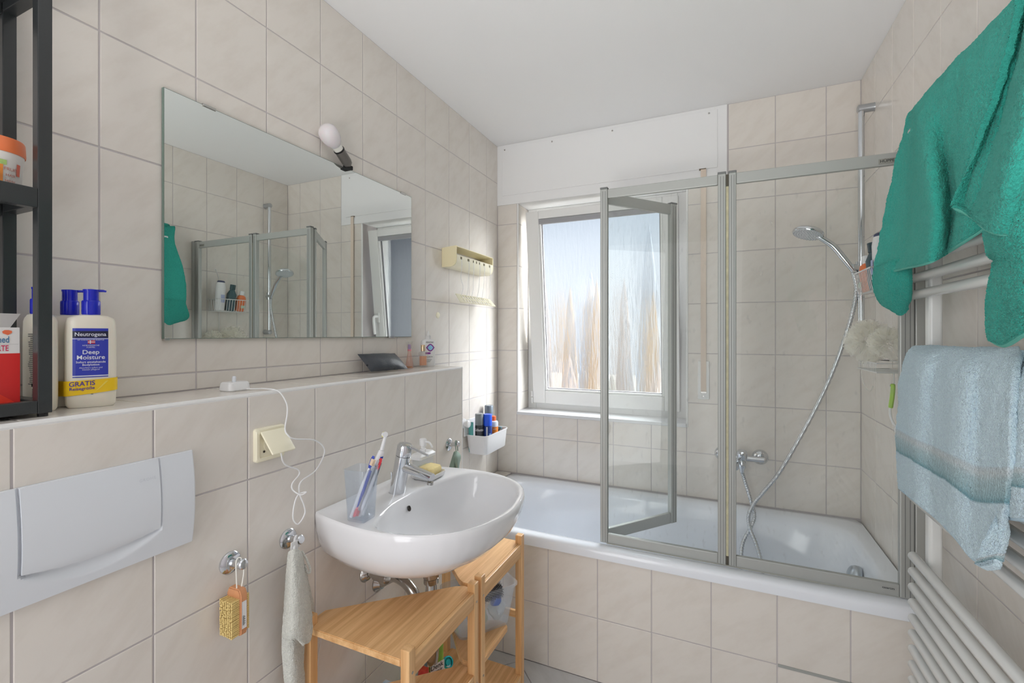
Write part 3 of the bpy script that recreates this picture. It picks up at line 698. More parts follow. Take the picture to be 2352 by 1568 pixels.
# tumbler and brushes
ZB = 0.8395
tum = thing('toothbrush_tumbler', 'clear square plastic tumbler holding toothbrushes at the left end of the washbasin', 'tumbler', (-0.868, 0.957, ZB))
c = (-0.868, 0.957, ZB)
gl = loft(rbox_rings([(0.025, 0.025, .006, 0), (0.027, 0.027, .007, .004), (0.0335, 0.0335, .008, .136), (0.0345, 0.0345, .008, .137), (0.0325, 0.0325, .008, .1365), (0.0258, 0.0258, .007, .007)], c, rot=0.1))
mk('cup', gl, CLEARP, tum, True)
def brush(name, label, foot, top, hm, headm, bristm, hr=0.0055, flip=False):
    f, t = Vector(foot), Vector(top); d = (t - f).normalized(); L = (t - f).length
    o = thing(name, label, 'toothbrush', foot)
    mk('handle', tube([f, f + d * L * .2, f + d * L * .5, f + d * L * .68, f + d * L * .8], [hr * .8, hr, hr * 1.05, hr * .7, hr * .5], 10), hm, o, True)
    hd = mk('head', tube([f + d * L * .78, f + d * L * .86, f + d * L * .95, t], [.003, .0055, .0055, .0035], 10, oval=0.5, up=(0, 1, 0.3)), headm, o, True)
    sd = d.cross(Vector((0.3, 1, 0))).normalized() * (-1 if flip else 1); bm = bmesh.new()
    for i in range(7):
        for j in (-1, 0, 1):
            q = f + d * L * (.86 + .015 * i) + d.cross(sd) * j * 0.0032
            cyl(q, q + sd * 0.011, 0.0013, 5, bm)
    mk('bristles', bm, bristm, o); return o
WB = mat('toothbrush_white', (236, 236, 238), 0.3); BLUET = mat('toothbrush_blue', (52, 74, 176), 0.3); PEACH = mat('brush_head_peach', (244, 222, 196), 0.4); REDT = mat('toothbrush_red', (225, 60, 70), 0.35); PINKT = mat('toothbrush_pink', (240, 120, 130), 0.4)
brush('toothbrush', 'manual toothbrush with peach and blue head leaning right in the tumbler', (-0.885, 0.937, 0.848), (-0.850, 0.984, 1.002), WB, BLUET, PEACH, flip=True)
brush('toothbrush', 'white toothbrush with red tip standing at the right side of the tumbler', (-0.870, 0.952, 0.848), (-0.846, 1.010, 0.990), WB, REDT, WB)
brush('toothbrush', 'toothbrush lying head down in the tumbler with pink handle grip', (-0.853, 0.975, 0.965), (-0.878, 0.940, 0.850), BLUET, PINKT, PINKT, 0.0045)
et = thing('electric_toothbrush', 'tall electric toothbrush with yellow-ringed round head leaning out of the tumbler', 'toothbrush', (-0.86, 0.965, 0.848))
e0, e1 = Vector((-0.872, 0.960, 0.849)), Vector((-0.862, 1.030, 1.004)); e2 = Vector((-0.866, 1.052, 1.043))
mk('handle', tube([e0, e0 + (e1 - e0) * .3, e0 + (e1 - e0) * .75, e1], [.010, .0125, .0115, .008], 16), WB, et, True)
mk('grip', tube([e0 + (e1 - e0) * .45 + Vector((.006, -.004, 0)), e0 + (e1 - e0) * .82 + Vector((.006, -.003, 0))], .0085, 12), mat('grip_grey', (110, 118, 128), 0.6), et, True)
mk('neck', tube([e1, e2], [.0055, .0042], 12), WB, et, True)
mk('brush_head', cyl(e2 + Vector((-0.004, -0.002, 0.002)), e2 + Vector((0.005, -0.006, 0.004)), 0.0075, 18), WB, et, True)
mk('yellow_ring', lathe([(0.0078, 0), (0.0078, 0.003), (0.006, 0.0045)], e2 + Vector((-0.004, -0.002, 0.002)), (-1, -0.5, 0.2), 18), mat('yellow_ring', (232, 226, 70), 0.4), et, True)
tex_ = lambda a, b: e0 + (e1 - e0) * .9 + Vector((0.0105, -0.004, 0)) + Vector((0.25, 0.95, 0)).normalized() * a + Vector((0, 0.4, 1)).normalized() * b
quad(et, 'blue_marks', tex_, -0.005, 0.005, -0.003, 0.003, BLUET, 2)

# soap dispenser with sponge tray
dc = Vector((-0.925, 1.347, ZB))
sd_ = thing('soap_dispenser', 'clear soap dispenser with white pump and tray on the washbasin behind the faucet', 'soap dispenser', dc)
mk('tray', loft(rbox_rings([(.034, .038, .012, 0.0), (.042, .045, .014, .006), (.045, .048, .014, .020), (.043, .046, .013, .0205), (.040, .043, .012, .009)], dc + Vector((0.016, -.020, 0)), rot=0.0)), WHITE, sd_, True)
mk('reservoir', loft(rbox_rings([(.018, .040, .006, .010), (.018, .041, .006, .062)], dc + Vector((-0.020, 0, 0)))), CLEARP, sd_, True)
mk('liquid', loft(rbox_rings([(.015, .036, .005, .012), (.015, .037, .005, .030)], dc + Vector((-0.020, 0, 0)))), mat('pale_yellow_soap', (226, 224, 196), 0.2), sd_, True)
mk('shoulder', loft(rbox_rings([(.023, .047, .008, .062), (.024, .048, .008, .066), (.024, .048, .008, .072), (.018, .040, .008, .079)], dc + Vector((-0.020, 0, 0)))), WHITE, sd_, True)
pm = lathe([(.0115, .078), (.0115, .090), (.0075, .092), (.0075, .100), (.012, .102), (.0125, .122), (.011, .125), (.001, .126)], dc + Vector((-0.020, 0.0, 0)), (0, 0, 1), 24)
pu = mk('pump', pm, WHITE, sd_, True)
mk('nozzle', tube(smooth_path([dc + Vector((-0.012, 0, .116)), dc + Vector((0.004, 0, .115)), dc + Vector((0.014, 0, .106)), dc + Vector((0.018, 0, .098))]), 0.0035, 10), WHITE, pu, True)
spg = loft(rbox_rings([(.026, .035, .014, 0.012), (.030, .040, .016, .018), (.031, .041, .016, .030), (.028, .037, .015, .038), (.020, .029, .012, .0420)], dc + Vector((0.020, -.020, 0.0)), rot=0.05))
for v in spg.verts: v.co += Vector((0, 0, 0.002 * noise.noise(v.co * 60)))
solo('sponge', spg, mat('yellow_sponge', (238, 218, 158), 0.9, bump=0.8, bscale=500, var=0.1, vscale=90), 'pale yellow sponge lying in the tray of the soap dispenser', 'sponge')

# plumbing under the basin
av = thing('angle_valve', 'chrome angle valve on the wall under the washbasin', 'valve', (XF, 1.141, 0.575))
mk('rosette', lathe([(0.027, 0), (0.027, 0.003), (0.020, 0.012), (0.012, 0.018)], (XF, 1.141, 0.577), (1, 0, 0), 28), CHROMEW, av, True)
mk('body', lathe([(0.009, 0.016), (0.009, 0.034), (0.013, 0.035), (0.013, 0.062), (0.017, 0.063), (0.017, 0.084), (0.014, 0.087)], (XF, 1.141, 0.577), (1, 0, 0), 20), CHROMEW, av, True)
mk('connection', cyl((XF + .05, 1.141, .585), (XF + .05, 1.141, .64), 0.006, 12), CHROMEW, av, True)
tr_ = thing('basin_trap', 'chrome drain trap and bent waste pipe beneath the washbasin', 'trap', (-0.80, 1.178, 0.45))
mk('wall_rosette', lathe([(0.030, 0), (0.030, 0.004), (0.021, 0.014), (0.017, 0.02)], (XF, 1.20, 0.520), (1, 0, 0.0), 28), CHROMEW, tr_, True)
mk('waste_pipe', tube(smooth_path([(XF + .015, 1.20, .522), (-0.975, 1.198, .541), (-0.945, 1.194, .556), (-0.90, 1.185, .553), (-0.865, 1.178, .535), (-0.845, 1.175, .505), (-0.835, 1.174, .47), (-0.815, 1.175, .44)]), 0.0165, 20), CHROMEW, tr_, True)
mk('down_pipe', lathe([(0.017, -.16), (0.017, -.045), (0.022, -.044), (0.022, -.030), (0.017, -.029), (0.017, 0.018), (0.0225, 0.019), (0.0225, 0.034), (0.020, 0.036), (0.024, 0.037), (0.024, 0.050), (0.020, 0.051), (0.020, .10)], (-0.80, 1.182, 0.556), (0, 0, 1), 28), CHROMEW, tr_, True)
mk('bottle_trap', lathe([(.001, -.02), (.024, -.018), (.026, 0), (.026, .07), (.018, .075)], (-0.80, 1.178, 0.355), (0, 0, 1), 24), CHROMEW, tr_, True)
wh = tube(smooth_path([(-0.972, 0.925, 0.55), (-0.980, 0.918, 0.47), (-0.985, 0.905, 0.36), (-0.985, 0.900, 0.24), (-0.985, 0.905, 0.10), (-0.98, 0.92, 0.012)]), 0.0016, 8)
solo('white_cord', wh, WHITE, 'thin white cord hanging down the wall behind the near bamboo shelf unit', 'cord')

# ---------------------------------------------------------------- bamboo shelf units
def post(x, y, z1, p, z0=0.0, s=0.0125):
    return mk('post', box(x - s, x + s, y - s, y + s, z0, z1, 0.002), WOODZ, p)
def shelfboard(poly, z, p, t=0.018, m=WOODY): return mk('shelf', prism(poly, z - t, z, 0.0018), m, p)
def screw(x, y, z, p): mk('screw', lathe([(.0035, 0), (.0035, .0008), (.001, .0012)], (x, y, z), (1, 0, 0), 10), CHROMEW, p)
XP = -0.662
A = thing('bamboo_shelf', 'near bamboo corner shelf unit standing under the left part of the washbasin', 'shelf', (-0.81, 1.04, 0), 'bamboo shelf units under the washbasin')
for x, y in ((XP, 0.884), (XP, 1.196), (-0.972, 0.884)): post(x, y, 0.600, A)
polyA = [(-0.960, 0.872), (-0.650, 0.872), (-0.650, 1.208), (-0.700, 1.208), (-0.722, 1.196), (-0.985, 0.945), (-0.985, 0.897), (-0.960, 0.897)]
tA = [(-0.958, 0.872), (XP - 0.0125, 0.872), (XP - 0.0125, 0.897), (XP, 0.897), (XP, 1.183), (XP - .0125, 1.183), (XP - .0125, 1.208), (-0.700, 1.208), (-0.722, 1.196), (-0.985, 0.945), (-0.985, 0.898), (-0.958, 0.898)]
for z in (0.575, 0.335, 0.10):
    shelfboard(tA, z, A)
    mk('rail', box(XP - .001, XP + .011, 0.8968, 1.1832, z - 0.045, z + 0.001, 0.002), WOODY, A)
    screw(XP + .0125, 0.884, z - 0.03, A); screw(XP + .0125, 1.196, z - 0.03, A)
B = thing('bamboo_shelf', 'far bamboo corner shelf unit standing under the right part of the washbasin', 'shelf', (-0.81, 1.38, 0), 'bamboo shelf units under the washbasin')
for x, y in ((XP, 1.238), (XP, 1.546), (-0.972, 1.540)): post(x, y, 0.602, B)
tB = [(XP, 1.2505), (XP - .0125, 1.2505), (XP - .0125, 1.2262), (-0.715, 1.2262), (-0.735, 1.240), (-0.985, 1.47), (-0.985, 1.528), (-0.958, 1.528), (-0.958, 1.5585), (XP - .0125, 1.5585), (XP - .0125, 1.5335), (XP, 1.5335)]
for z in (0.572, 0.10):
    shelfboard(tB, z, B)
    mk('rail', box(XP - .001, XP + .011, 1.2507, 1.5333, z - 0.045, z + 0.001, 0.002), WOODY, B)
    screw(XP + .0125, 1.238, z - 0.03, B)
shelfboard([(XP + .004, 1.2507), (XP - .0125, 1.2507), (XP - .0125, 1.2262), (-0.715, 1.2262), (-0.74, 1.245), (-0.84, 1.36), (-0.83, 1.385), (-0.70, 1.452), (XP - .01, 1.446), (XP + .004, 1.43)], 0.335, B)
mk('rail', box(-0.960, XP - .0126, 1.537, 1.549, 0.30, 0.325, 0.002), WOODX, B)
screw(XP + .0125, 1.238, 0.30, B)

# translucent basket on the far unit
bk = thing('plastic_bin', 'translucent milky plastic bin with a brush on the middle shelf of the far bamboo unit', 'basket', (-0.735, 1.395, 0.336))
bkc = (-0.752, 1.400, 0.3362)
mk('bin', loft(rbox_rings([(.052, .090, .018, 0), (.054, .093, .02, .006), (.064, .118, .024, .130), (.069, .124, .026, .132), (.069, .124, .026, .138), (.0625, .116, .022, .137), (.0515, .090, .018, .008)], bkc, rot=-0.607)), FROSTP, bk, True)
rb = thing('round_hairbrush', 'round hairbrush with black bristles lying in the translucent bin', 'hairbrush', (-0.72, 1.36, 0.43))
h0, h1 = Vector((-0.742, 1.335, 0.462)), Vector((-0.682, 1.425, 0.462)); hd_ = (h1 - h0).normalized()
mk('barrel', cyl(h0, h1, 0.015, 20), mat('grey_barrel', (120, 122, 128), 0.35), rb, True)
bb = bmesh.new(); ux, uy, _ = frame_to(hd_)
for i in range(15):
    for k in range(18):
        a = 2 * math.pi * (k + 0.5 * (i % 2)) / 18; q = h0 + (h1 - h0) * ((i + .5) / 15); n_ = ux * math.cos(a) + uy * math.sin(a)
        tube([q + n_ * .014, q + n_ * .029], [.0009, .0006], 4, bb)
mk('bristles', bb, RUBBER, rb)
mk('handle', cyl(h0 - hd_ * 0.028, h0, 0.009, 14), RUBBER, rb, True)
for i, (x, y, z, r, cc, lab) in enumerate(((-0.700, 1.435, .385, .03, (214, 218, 214), 'crumpled pale bag at the right inside the translucent bin'), (-0.745, 1.375, .38, .032, (186, 186, 150), 'olive and white packet at the left inside the translucent bin'), (-0.690, 1.405, .432, .018, (110, 130, 190), 'blue patterned sachet near the top inside the translucent bin'))):
    b_ = bmesh.new(); bmesh.ops.create_icosphere(b_, subdivisions=3, radius=r)
    for v in b_.verts: v.co = Vector((x, y, z)) + v.co * (1 + .35 * noise.noise(v.co * 60 + Vector((i * 9, 0, 0)))); v.co.z = max(v.co.z, .3425)
    solo('packet', b_, mat('packet_%s' % ['pale', 'olive', 'blue'][i], cc, 0.5), lab, 'packet')
cs = thing('plastic_sleeve', 'pale blue translucent plastic sleeve standing behind the far bamboo shelf top', 'sleeve', (-0.93, 1.47, 0.336))
mk('sheet', box(-0.86, -0.80, 1.395, 1.40, 0.35, 0.54, 0.002, M=Matrix.Translation((-0.83, 1.4, .336)) @ Matrix.Rotation(0.25, 4, 'Y') @ Matrix.Translation((0.83, -1.4, -.336))), thin_glass('blue_sleeve', (0.8, 0.88, 0.93, 1), 0.3, 0.2, body=0.45, bodycol=(0.62, 0.74, 0.80, 1)), cs)

# cleaning things low down behind the units
def bottle(name, label, cat, c, prof, m, seg=24, sx=1, sy=1, group=None, xdir=None):
    t = thing(name, label, cat, c, group); mk('body', lathe(prof, c, (0, 0, 1), seg, sx=sx, sy=sy, xdir=xdir), m, t, True); return t
cbx = (-0.878, 1.298, 0.1002)
cb = bottle('cleaner_bottle', 'green bottle of cleaner with white printed label on the lowest bamboo shelf', 'bottle', cbx, [(.040, 0), (.044, .004), (.044, .19), (.036, .215), (.016, .235), (.012, .245)], mat('lime_label', (138, 186, 62), 0.35, var=0.25, vscale=20), sx=1, sy=.7, xdir=(0.40, 0.92, 0))
mk('cap', cyl((cbx[0], cbx[1], .340), (cbx[0], cbx[1], .365), 0.014, 16), mat('green_cap', (70, 140, 50), 0.4), cb, True)
cf = plane_fn((cbx[0] + .0300, cbx[1] - .012, .236), (0.40, 0.92, 0), (0, 0, 1))
quad(cb, 'white_label', cf, -0.024, 0.030, -0.026, 0.012, WHITE, 2)
text(cb, 'Denk', 0.022, lambda a, b: cf(a, b + .002) + Vector((.001, 0, 0)), INK, bold=True)
text(cb, 'mit', 0.020, lambda a, b: cf(a + .008, b - .015) + Vector((.001, 0, 0)), INK, bold=True)
tc_ = (-0.868, 1.372, 0.1002)
t1 = bottle('dosing_bottle', 'bottle with round teal cap beside the green cleaner on the lowest bamboo shelf', 'bottle', tc_, [(.022, 0), (.024, .003), (.024, .065), (.018, .088)], WHITE)
capb = lathe([(.019, 0), (.019, .010), (.015, .011), (.014, .006), (.010, .006), (.0095, .010), (.001, .0105)], (tc_[0] + .006, tc_[1], .190), (0.75, -.35, .55), 28)
mk('cap', capb, mat('teal_cap', (28, 150, 160), 0.35), t1, True)
rc = (-0.862, 1.232, 0.1002)
bottle('red_bottle', 'small red capped bottle left of the green cleaner on the lowest bamboo shelf', 'bottle', rc, [(.02, 0), (.022, .003), (.022, .12), (.018, .14), (.016, .165), (.001, .166)], mat('red_cap', (206, 62, 50), 0.35))
dx = thing('detergent_carton', 'pale blue carton with small arrow icon on the floor behind the near bamboo unit', 'box', (-0.84, 1.06, 0.0))
mk('carton', box(-0.905, -0.805, 1.03, 1.10, 0.101, 0.305, 0.002), mat('pale_blue_card', (176, 196, 214), 0.5), dx)
dfn = plane_fn((-0.8045, 1.062, 0.275), (0, 1, 0), (0, 0, 1))
tri_ = [(-.014, -.004), (0, .010), (.014, -.004), (.012, -.004), (0, .0075), (-.012, -.004)]
polyf(dx, 'icon', dfn, tri_, INK); polyf(dx, 'arrow', dfn, [(-.002, -.010), (.002, -.010), (.002, -.002), (.004, -.002), (0, .004), (-.004, -.002), (-.002, -.002)], INK)
dx.location.z = 0.0

# ---------------------------------------------------------------- mirror with clips and bulb
mr = thing('wall_mirror', 'large frameless rectangular mirror on the left wall above the ledge', 'mirror', (XL + .005, 1.14, 1.318))
my0, my1, mz0, mz1 = 0.6583, 1.6213, 1.3195, 1.9145
mk('glass', box(XL + .002, XL + .0095, my0, my1, mz0, mz1), [EDGEG], mr)
fm = bmesh.new(); e_ = .0012
fm.faces.new([fm.verts.new(p) for p in ((XL + .010, my0 + e_, mz0 + e_), (XL + .010, my1 - e_, mz0 + e_), (XL + .010, my1 - e_, mz1 - e_), (XL + .010, my0 + e_, mz1 - e_))])
mk('silvering', fm, MIRROR, mr)
for y, z, s in ((.765, mz1, 1), (1.565, mz1, 1), (.665, mz0, -1), (1.49, mz0, -1)):
    mk('clip', box(XL + .001, XL + .0125, y - .017 if abs(y - .665) > .01 else y - .006, y + .017 if abs(y - .665) > .01 else y + .006, z - .004, z + .003, 0.001), CHROMEW, mr)
lm = thing('mirror_lamp', 'white bulb in a grey socket clipped slanting on the top edge of the mirror', 'lamp', (XL + .02, 1.24, mz1))
q0, q1 = Vector((-1.185, 1.243, 1.924)), Vector((-1.174, 1.180, 1.960))
da = (q1 - q0).normalized(); LL = (q1 - q0).length
mk('clip', box(-1.203, -1.178, 1.234, 1.258, mz1 - 0.006, mz1 + 0.008, 0.002), RUBBER, lm)
mk('socket', lathe([(.008, -.004), (.015, .004), (.0175, .016), (.0175, LL - .012)], q0, da, 28), mat('grey_socket', (120, 116, 112), 0.35, metal=0.6), lm, True)
mk('rim', lathe([(.0182, LL - .013), (.0188, LL - .011), (.0182, LL - .008)], q0, da, 28), RUBBER, lm, True)
mk('bulb_base', lathe([(.0160, LL - .010), (.0168, LL + .008)], q0, da, 28), mat('bulb_collar', (228, 226, 218), 0.2), lm, True)
mk('bulb', lathe([(.0168, LL + .008), (.0215, LL + .014), (.0285, LL + .028), (.0320, LL + .043), (.0320, LL + .056), (.0285, LL + .070), (.019, LL + .080), (.008, LL + .0845), (.0005, LL + .085)], q0, da, 32), mat('opal_bulb', (226, 222, 224), 0.25, sss=0.3), lm, True)

# ---------------------------------------------------------------- toilet flush plate
fp = thing('flush_plate', 'wide white toilet flush plate with curved button on the lower left wall', 'flush plate', (XF, 0.445, 0.90))
PY0, PY1, PZ0, PZ1 = 0.278, 0.612, 0.897, 1.087
BY0, BY1, BZ0 = 0.3455, 0.5455, 0.948
def pdepth(y, z):
    t = (z - PZ0) / (PZ1 - PZ0); return 0.008 + 0.011 * math.sin(math.pi * min(1, max(0, t * .92 + .04)))
def arcz(y):
    s = (y - BY0) / (BY1 - BY0); return BZ0 + 0.002 - 0.013 * math.sin(math.pi * s)
def hf(name, y0, y1, zf, z1, nx, nz, dfn_, m, par):
    bm = bmesh.new(); G = []
    for i in range(nx + 1):
        y = y0 + (y1 - y0) * i / nx; z0 = zf(y); col = []
        for j in range(nz + 1):
            z = z0 + (z1 - z0) * j / nz; col.append(bm.verts.new((XF + dfn_(y, z), y, z)))
        G.append(col)
    for i in range(nx):
        for j in range(nz): bm.faces.new((G[i][j], G[i + 1][j], G[i + 1][j + 1], G[i][j + 1]))
    ed = [e for e in bm.edges if e.is_boundary]
    r = bmesh.ops.extrude_edge_only(bm, edges=ed)
    for v in [x for x in r['geom'] if isinstance(x, bmesh.types.BMVert)]: v.co.x = XF + 0.0005
    return mk(name, bm, m, par, True)
def plated(y, z):
    d = pdepth(y, z)
    e = min(y - PY0, PY1 - y, 0.004) / 0.004
    d -= 0.004 * (1 - e) ** 2
    if BY0 - .002 < y < BY1 + .002:
        s = max(0, min(1, (y - BY0) / (BY1 - BY0))); low = BZ0 - 0.036 * math.sin(math.pi * s) ** 0.8; up = arcz(y)
        if z > up: d -= 0.006
        elif z > low and up - low > .002: d -= 0.0085 * math.sin(math.pi * min(1, (z - low) / (up - low)) * .5) ** 1.2
    return d
hf('plate', PY0, PY1, lambda y: PZ0, PZ1, 84, 60, plated, PLASTICW, fp)
hf('flush_button', BY0 + .0012, BY1 - .0012, lambda y: arcz(y) + .0015, PZ1 - .0005, 40, 24, lambda y, z: pdepth(y, z) + .0012 - (0.006 * max(0, 1 - (z - arcz(y)) / .014) ** 2 * math.sin(math.pi * (y - BY0) / (BY1 - BY0))), PLASTICW, fp)
text(fp, 'GROHE', 0.0075, lambda a, b: Vector((XF + pdepth(0, 1.052 + b) + .0016, 0.523 + a, 1.052 + b)), mat('embossed', (208, 212, 218), 0.3), spacing=1.2)

# ---------------------------------------------------------------- socket, cable, charger
so = thing('wall_socket', 'cream wall socket with raised hinged cover above the brush hook', 'socket', (XF, 0.795, 1.025))
fr = loft([[(XF + d, 0.7955 + u, 1.0625 + v) for u, v in rsq(.0405 - k, .0405 - k, .006)] for d, k in ((0, 0), (.008, 0), (.0105, .0025), (.0105, .009), (.007, .010))])
mk('frame', fr, CREAML, so, True)
mk('face', lathe([(.019, 0), (.0195, .0022), (.017, .0024), (.0165, -.004), (.001, -.004)], (XF + .0072, 0.7955, 1.060), (1, 0, 0), 30), CREAML, so, True)
mk('pin_hole', lathe([(.0028, 0), (.0028, .0006)], (XF + .0078, 0.778, 1.045), (1, 0, 0), 12), DARK, so)
MC = Matrix.Translation((XF + .010, 0.7975, 1.0935)) @ Matrix.Rotation(math.radians(-40), 4, 'Y')
cvr = box(-.001, .005, -.0325, .0325, -.066, 0.0, 0.003, M=MC); mk('cover', cvr, CREAML, so, True)
mk('plug', cyl((XF + .006, .802, 1.060), (XF + .032, .802, 1.058), .0145, 20), WHITE, so, True)
ca = tube(smooth_path([(-1.088, 0.782, 1.1935), (-1.06, .795, 1.1935), (-1.035, .803, 1.194), (-1.008, .8175, 1.187), (-.998, .832, 1.156), (-.992, .829, 1.130), (-.972, .806, 1.0985), (-.962, .807, 1.083), (-.962, .826, 1.0704), (-.985, .9054, 1.0492), (-.990, .9425, 1.0236), (-.990, .9456, .999), (-.990, .9173, .9643), (-.985, .866, .9505), (-.98, .855, .9266), (-.975, .8654, .8904), (-.975, .868, .867), (-.98, .8522, .8463), (-.985, .8406, .8641), (-.987, .8472, .9005), (-.982, .856, .921), (-.966, .865, .926), (-.972, .853, .9215), (-.984, .8393, .9363), (-.986, .8393, .9528), (-.987, .8606, .9689), (-.987, .8566, .9834), (-.985, .8238, 1.0009), (-.98, .8071, 1.0166), (-.978, .801, 1.034), (-.984, .802, 1.052)], 5), 0.0017, 8)
solo('charger_cable', ca, WHITE, 'thin white cable looping from the ledge charger down the wall to the socket', 'cable')
ch = thing('brush_charger', 'small white toothbrush charging base standing on the ledge above the socket', 'charger', (-1.105, 0.770, ZL))
mk('base', loft(rbox_rings([(.022, .027, .010, 0.0003), (.024, .029, .011, .003), (.022, .027, .010, .019), (.019, .024, .009, .022)], (-1.105, .770, ZL))), WHITE, ch, True)
mk('pin', lathe([(.0045, .020), (.0045, .034), (.003, .036)], (-1.105, .768, ZL), (0, 0, 1), 14), PLASTICW, ch, True)

# ---------------------------------------------------------------- wall hooks with what hangs on them
def hook(y, z, label):
    t = thing('wall_hook', label, 'hook', (XF, y, z), 'chrome hooks on the lower left wall')
    mk('rosette', lathe([(.025, 0), (.025, .004), (.021, .008), (.012, .011)], (XF, y, z), (1, 0, 0), 32), CHROME, t, True)
    mk('stem', lathe([(.010, .008), (.0085, .016), (.0085, .040)], (XF, y, z), (1, 0, .12), 20), CHROME, t, True)
    mk('knob', lathe([(.0085, .038), (.0115, .042), (.0115, .048), (.009, .051), (.001, .052)], (XF, y, z), (1, 0, .12), 20), CHROME, t, True); return t
hook(.6965, .811, 'chrome wall hook holding the wooden nail brush')
hook(.8515, .803, 'chrome wall hook holding the grey face cloth')
hook(1.6305, .876, 'chrome wall hook holding the sage cloth right of the soap dispenser')
nb = thing('nail_brush', 'wooden nail brush with natural bristles hanging by a white string', 'brush', (-0.985, .685, .665))
wood = mat('pink_beech', (206, 146, 104), 0.5, var=0.12, vscale=60)
by, bx0, bx1 = .6885, -1.003, -0.957
ol = [(bx0, .672), (bx0 + .004, .666), (bx1 - .004, .666), (bx1, .672), (bx1, .756), (bx1 - .006, .768), (bx0 + .006, .768), (bx0, .756)]
wbm = bmesh.new(); lo = [wbm.verts.new((x, by - .0085, z)) for x, z in ol]; hi = [wbm.verts.new((x, by + .0085, z)) for x, z in ol]
for k in range(8): wbm.faces.new((lo[k], lo[(k + 1) % 8], hi[(k + 1) % 8], hi[k]))
wbm.faces.new(lo[::-1]); wbm.faces.new(hi)
bmesh.ops.bevel(wbm, geom=wbm.edges[:], offset=.0025, segments=3, affect='EDGES'); mk('body', wbm, wood, nb, True)
BR = mat('bristle_straw', (222, 196, 130), 0.7, var=0.25, vscale=200)
bb = bmesh.new(); rr = random.Random(5)
for i in range(7):
    for k in range(19):
        x = bx0 + .005 + i * (bx1 - bx0 - .010) / 6; z = .672 + k * .0042
        tube([(x, by - .008, z), (x + rr.uniform(-.001, .001), by - .0265, z + rr.uniform(-.001, .001))], [.0019, .0024], 5, bb)
mk('bristles', bb, BR, nb, kind='stuff'); bb = bmesh.new()
for i in range(7):
    for k in range(19):
        x = bx0 + .005 + i * (bx1 - bx0 - .010) / 6; z = .675 + k * .0042
        tube([(x, by + .008, z), (x, by + .0145, z)], [.0018, .0022], 4, bb)
mk('short_bristles', bb, BR, nb, kind='stuff')
quad(nb, 'price_label', plane_fn((bx1 + .0005, by, .712), (0, 1, 0), (0, 0, 1)), -.0055, .0055, -.030, .030, WHITE, 2)
for k in range(9): quad(nb, 'barcode_line', plane_fn((bx1 + .0010, by - .001, .690 + k * .0024), (0, 1, 0), (0, 0, 1)), -.003, .003 if k % 2 else .001, 0, .0012, INK, 1)
mk('string', tube(smooth_path([(-.975, by - .004, .760), (-.976, .684, .79), (-.982, .688, .826), (-.978, .697, .828), (-.974, .700, .80), (-.972, by + .004, .764)]), .0013, 8), mat('string_white', (236, 234, 226), 0.8), nb, True)

def cloth(name, label, cat, grids, m, thick, nu=7, nv=8, amp=0.0012, fr=25, group=None, hem=None, hr=0.0025, pile=0.0):
    bm = None; edges = []
    for i, (gname, hemflag) in enumerate(grids):
        b, e = sheet(gname, nu, nv, thick, amp=amp, fr=fr, seed=i * 5.3, pile=pile); bm = b if bm is None else join(bm, b)
        if hemflag: edges.append(e)
    o = solo(name, bm, m, label, cat, True, group=group)
    for e in edges: mk('hem', tube(e, hr, 8, oval=1.0), hem or m, o, True)
    return o
GREEN_A = [[(0.5,1.651,1.951),(0.5,1.626,1.952),(0.505,1.6,1.963),(0.5,1.43,1.955),(0.495,1.268,1.941),(0.49,1.12,1.929)],[(0.488,1.644,1.942),(0.48,1.579,1.926),(0.455,1.458,1.895),(0.455,1.318,1.895),(0.452,1.165,1.883),(0.45,1.035,1.875)],[(0.465,1.631,1.847),(0.466,1.545,1.827),(0.415,1.301,1.755),(0.44,1.275,1.773),(0.428,1.119,1.767),(0.435,1.012,1.772)],[(0.45,1.659,1.741),(0.46,1.55,1.714),(0.4,1.232,1.64),(0.438,1.249,1.672),(0.418,1.101,1.658),(0.43,1.032,1.675)],[(0.432,1.672,1.613),(0.45,1.54,1.598),(0.398,1.211,1.546),(0.437,1.236,1.57),(0.416,1.108,1.562),(0.43,1.051,1.58)],[(0.412,1.658,1.498),(0.425,1.485,1.497),(0.396,1.228,1.479),(0.432,1.246,1.5),(0.418,1.138,1.503),(0.43,1.082,1.52)]]
GREEN_B = [[(0.417,1.653,1.526),(0.415,1.548,1.526),(0.43,1.509,1.529),(0.45,1.498,1.528)],[(0.414,1.666,1.486),(0.418,1.577,1.473),(0.435,1.536,1.466),(0.452,1.505,1.462)],[(0.43,1.688,1.436),(0.432,1.611,1.425),(0.447,1.568,1.421),(0.462,1.544,1.419)],[(0.448,1.671,1.411),(0.452,1.63,1.398),(0.458,1.6,1.385),(0.464,1.582,1.401)]]
GREEN_C = [[(0.445,1.009,1.907),(0.462,1.025,1.923),(0.42,0.904,1.861),(0.43,0.855,1.858)],[(0.43,1.001,1.801),(0.447,1.012,1.81),(0.385,0.839,1.736),(0.4,0.818,1.752)],[(0.415,1.017,1.725),(0.438,1.032,1.731),(0.365,0.817,1.655),(0.385,0.803,1.676)],[(0.405,1.059,1.653),(0.43,1.059,1.653),(0.35,0.808,1.584),(0.38,0.809,1.604)],[(0.4,1.126,1.583),(0.42,1.083,1.571),(0.34,0.813,1.517),(0.37,0.813,1.535)],[(0.402,1.128,1.568),(0.408,1.076,1.538),(0.348,0.864,1.475),(0.365,0.82,1.459)]]
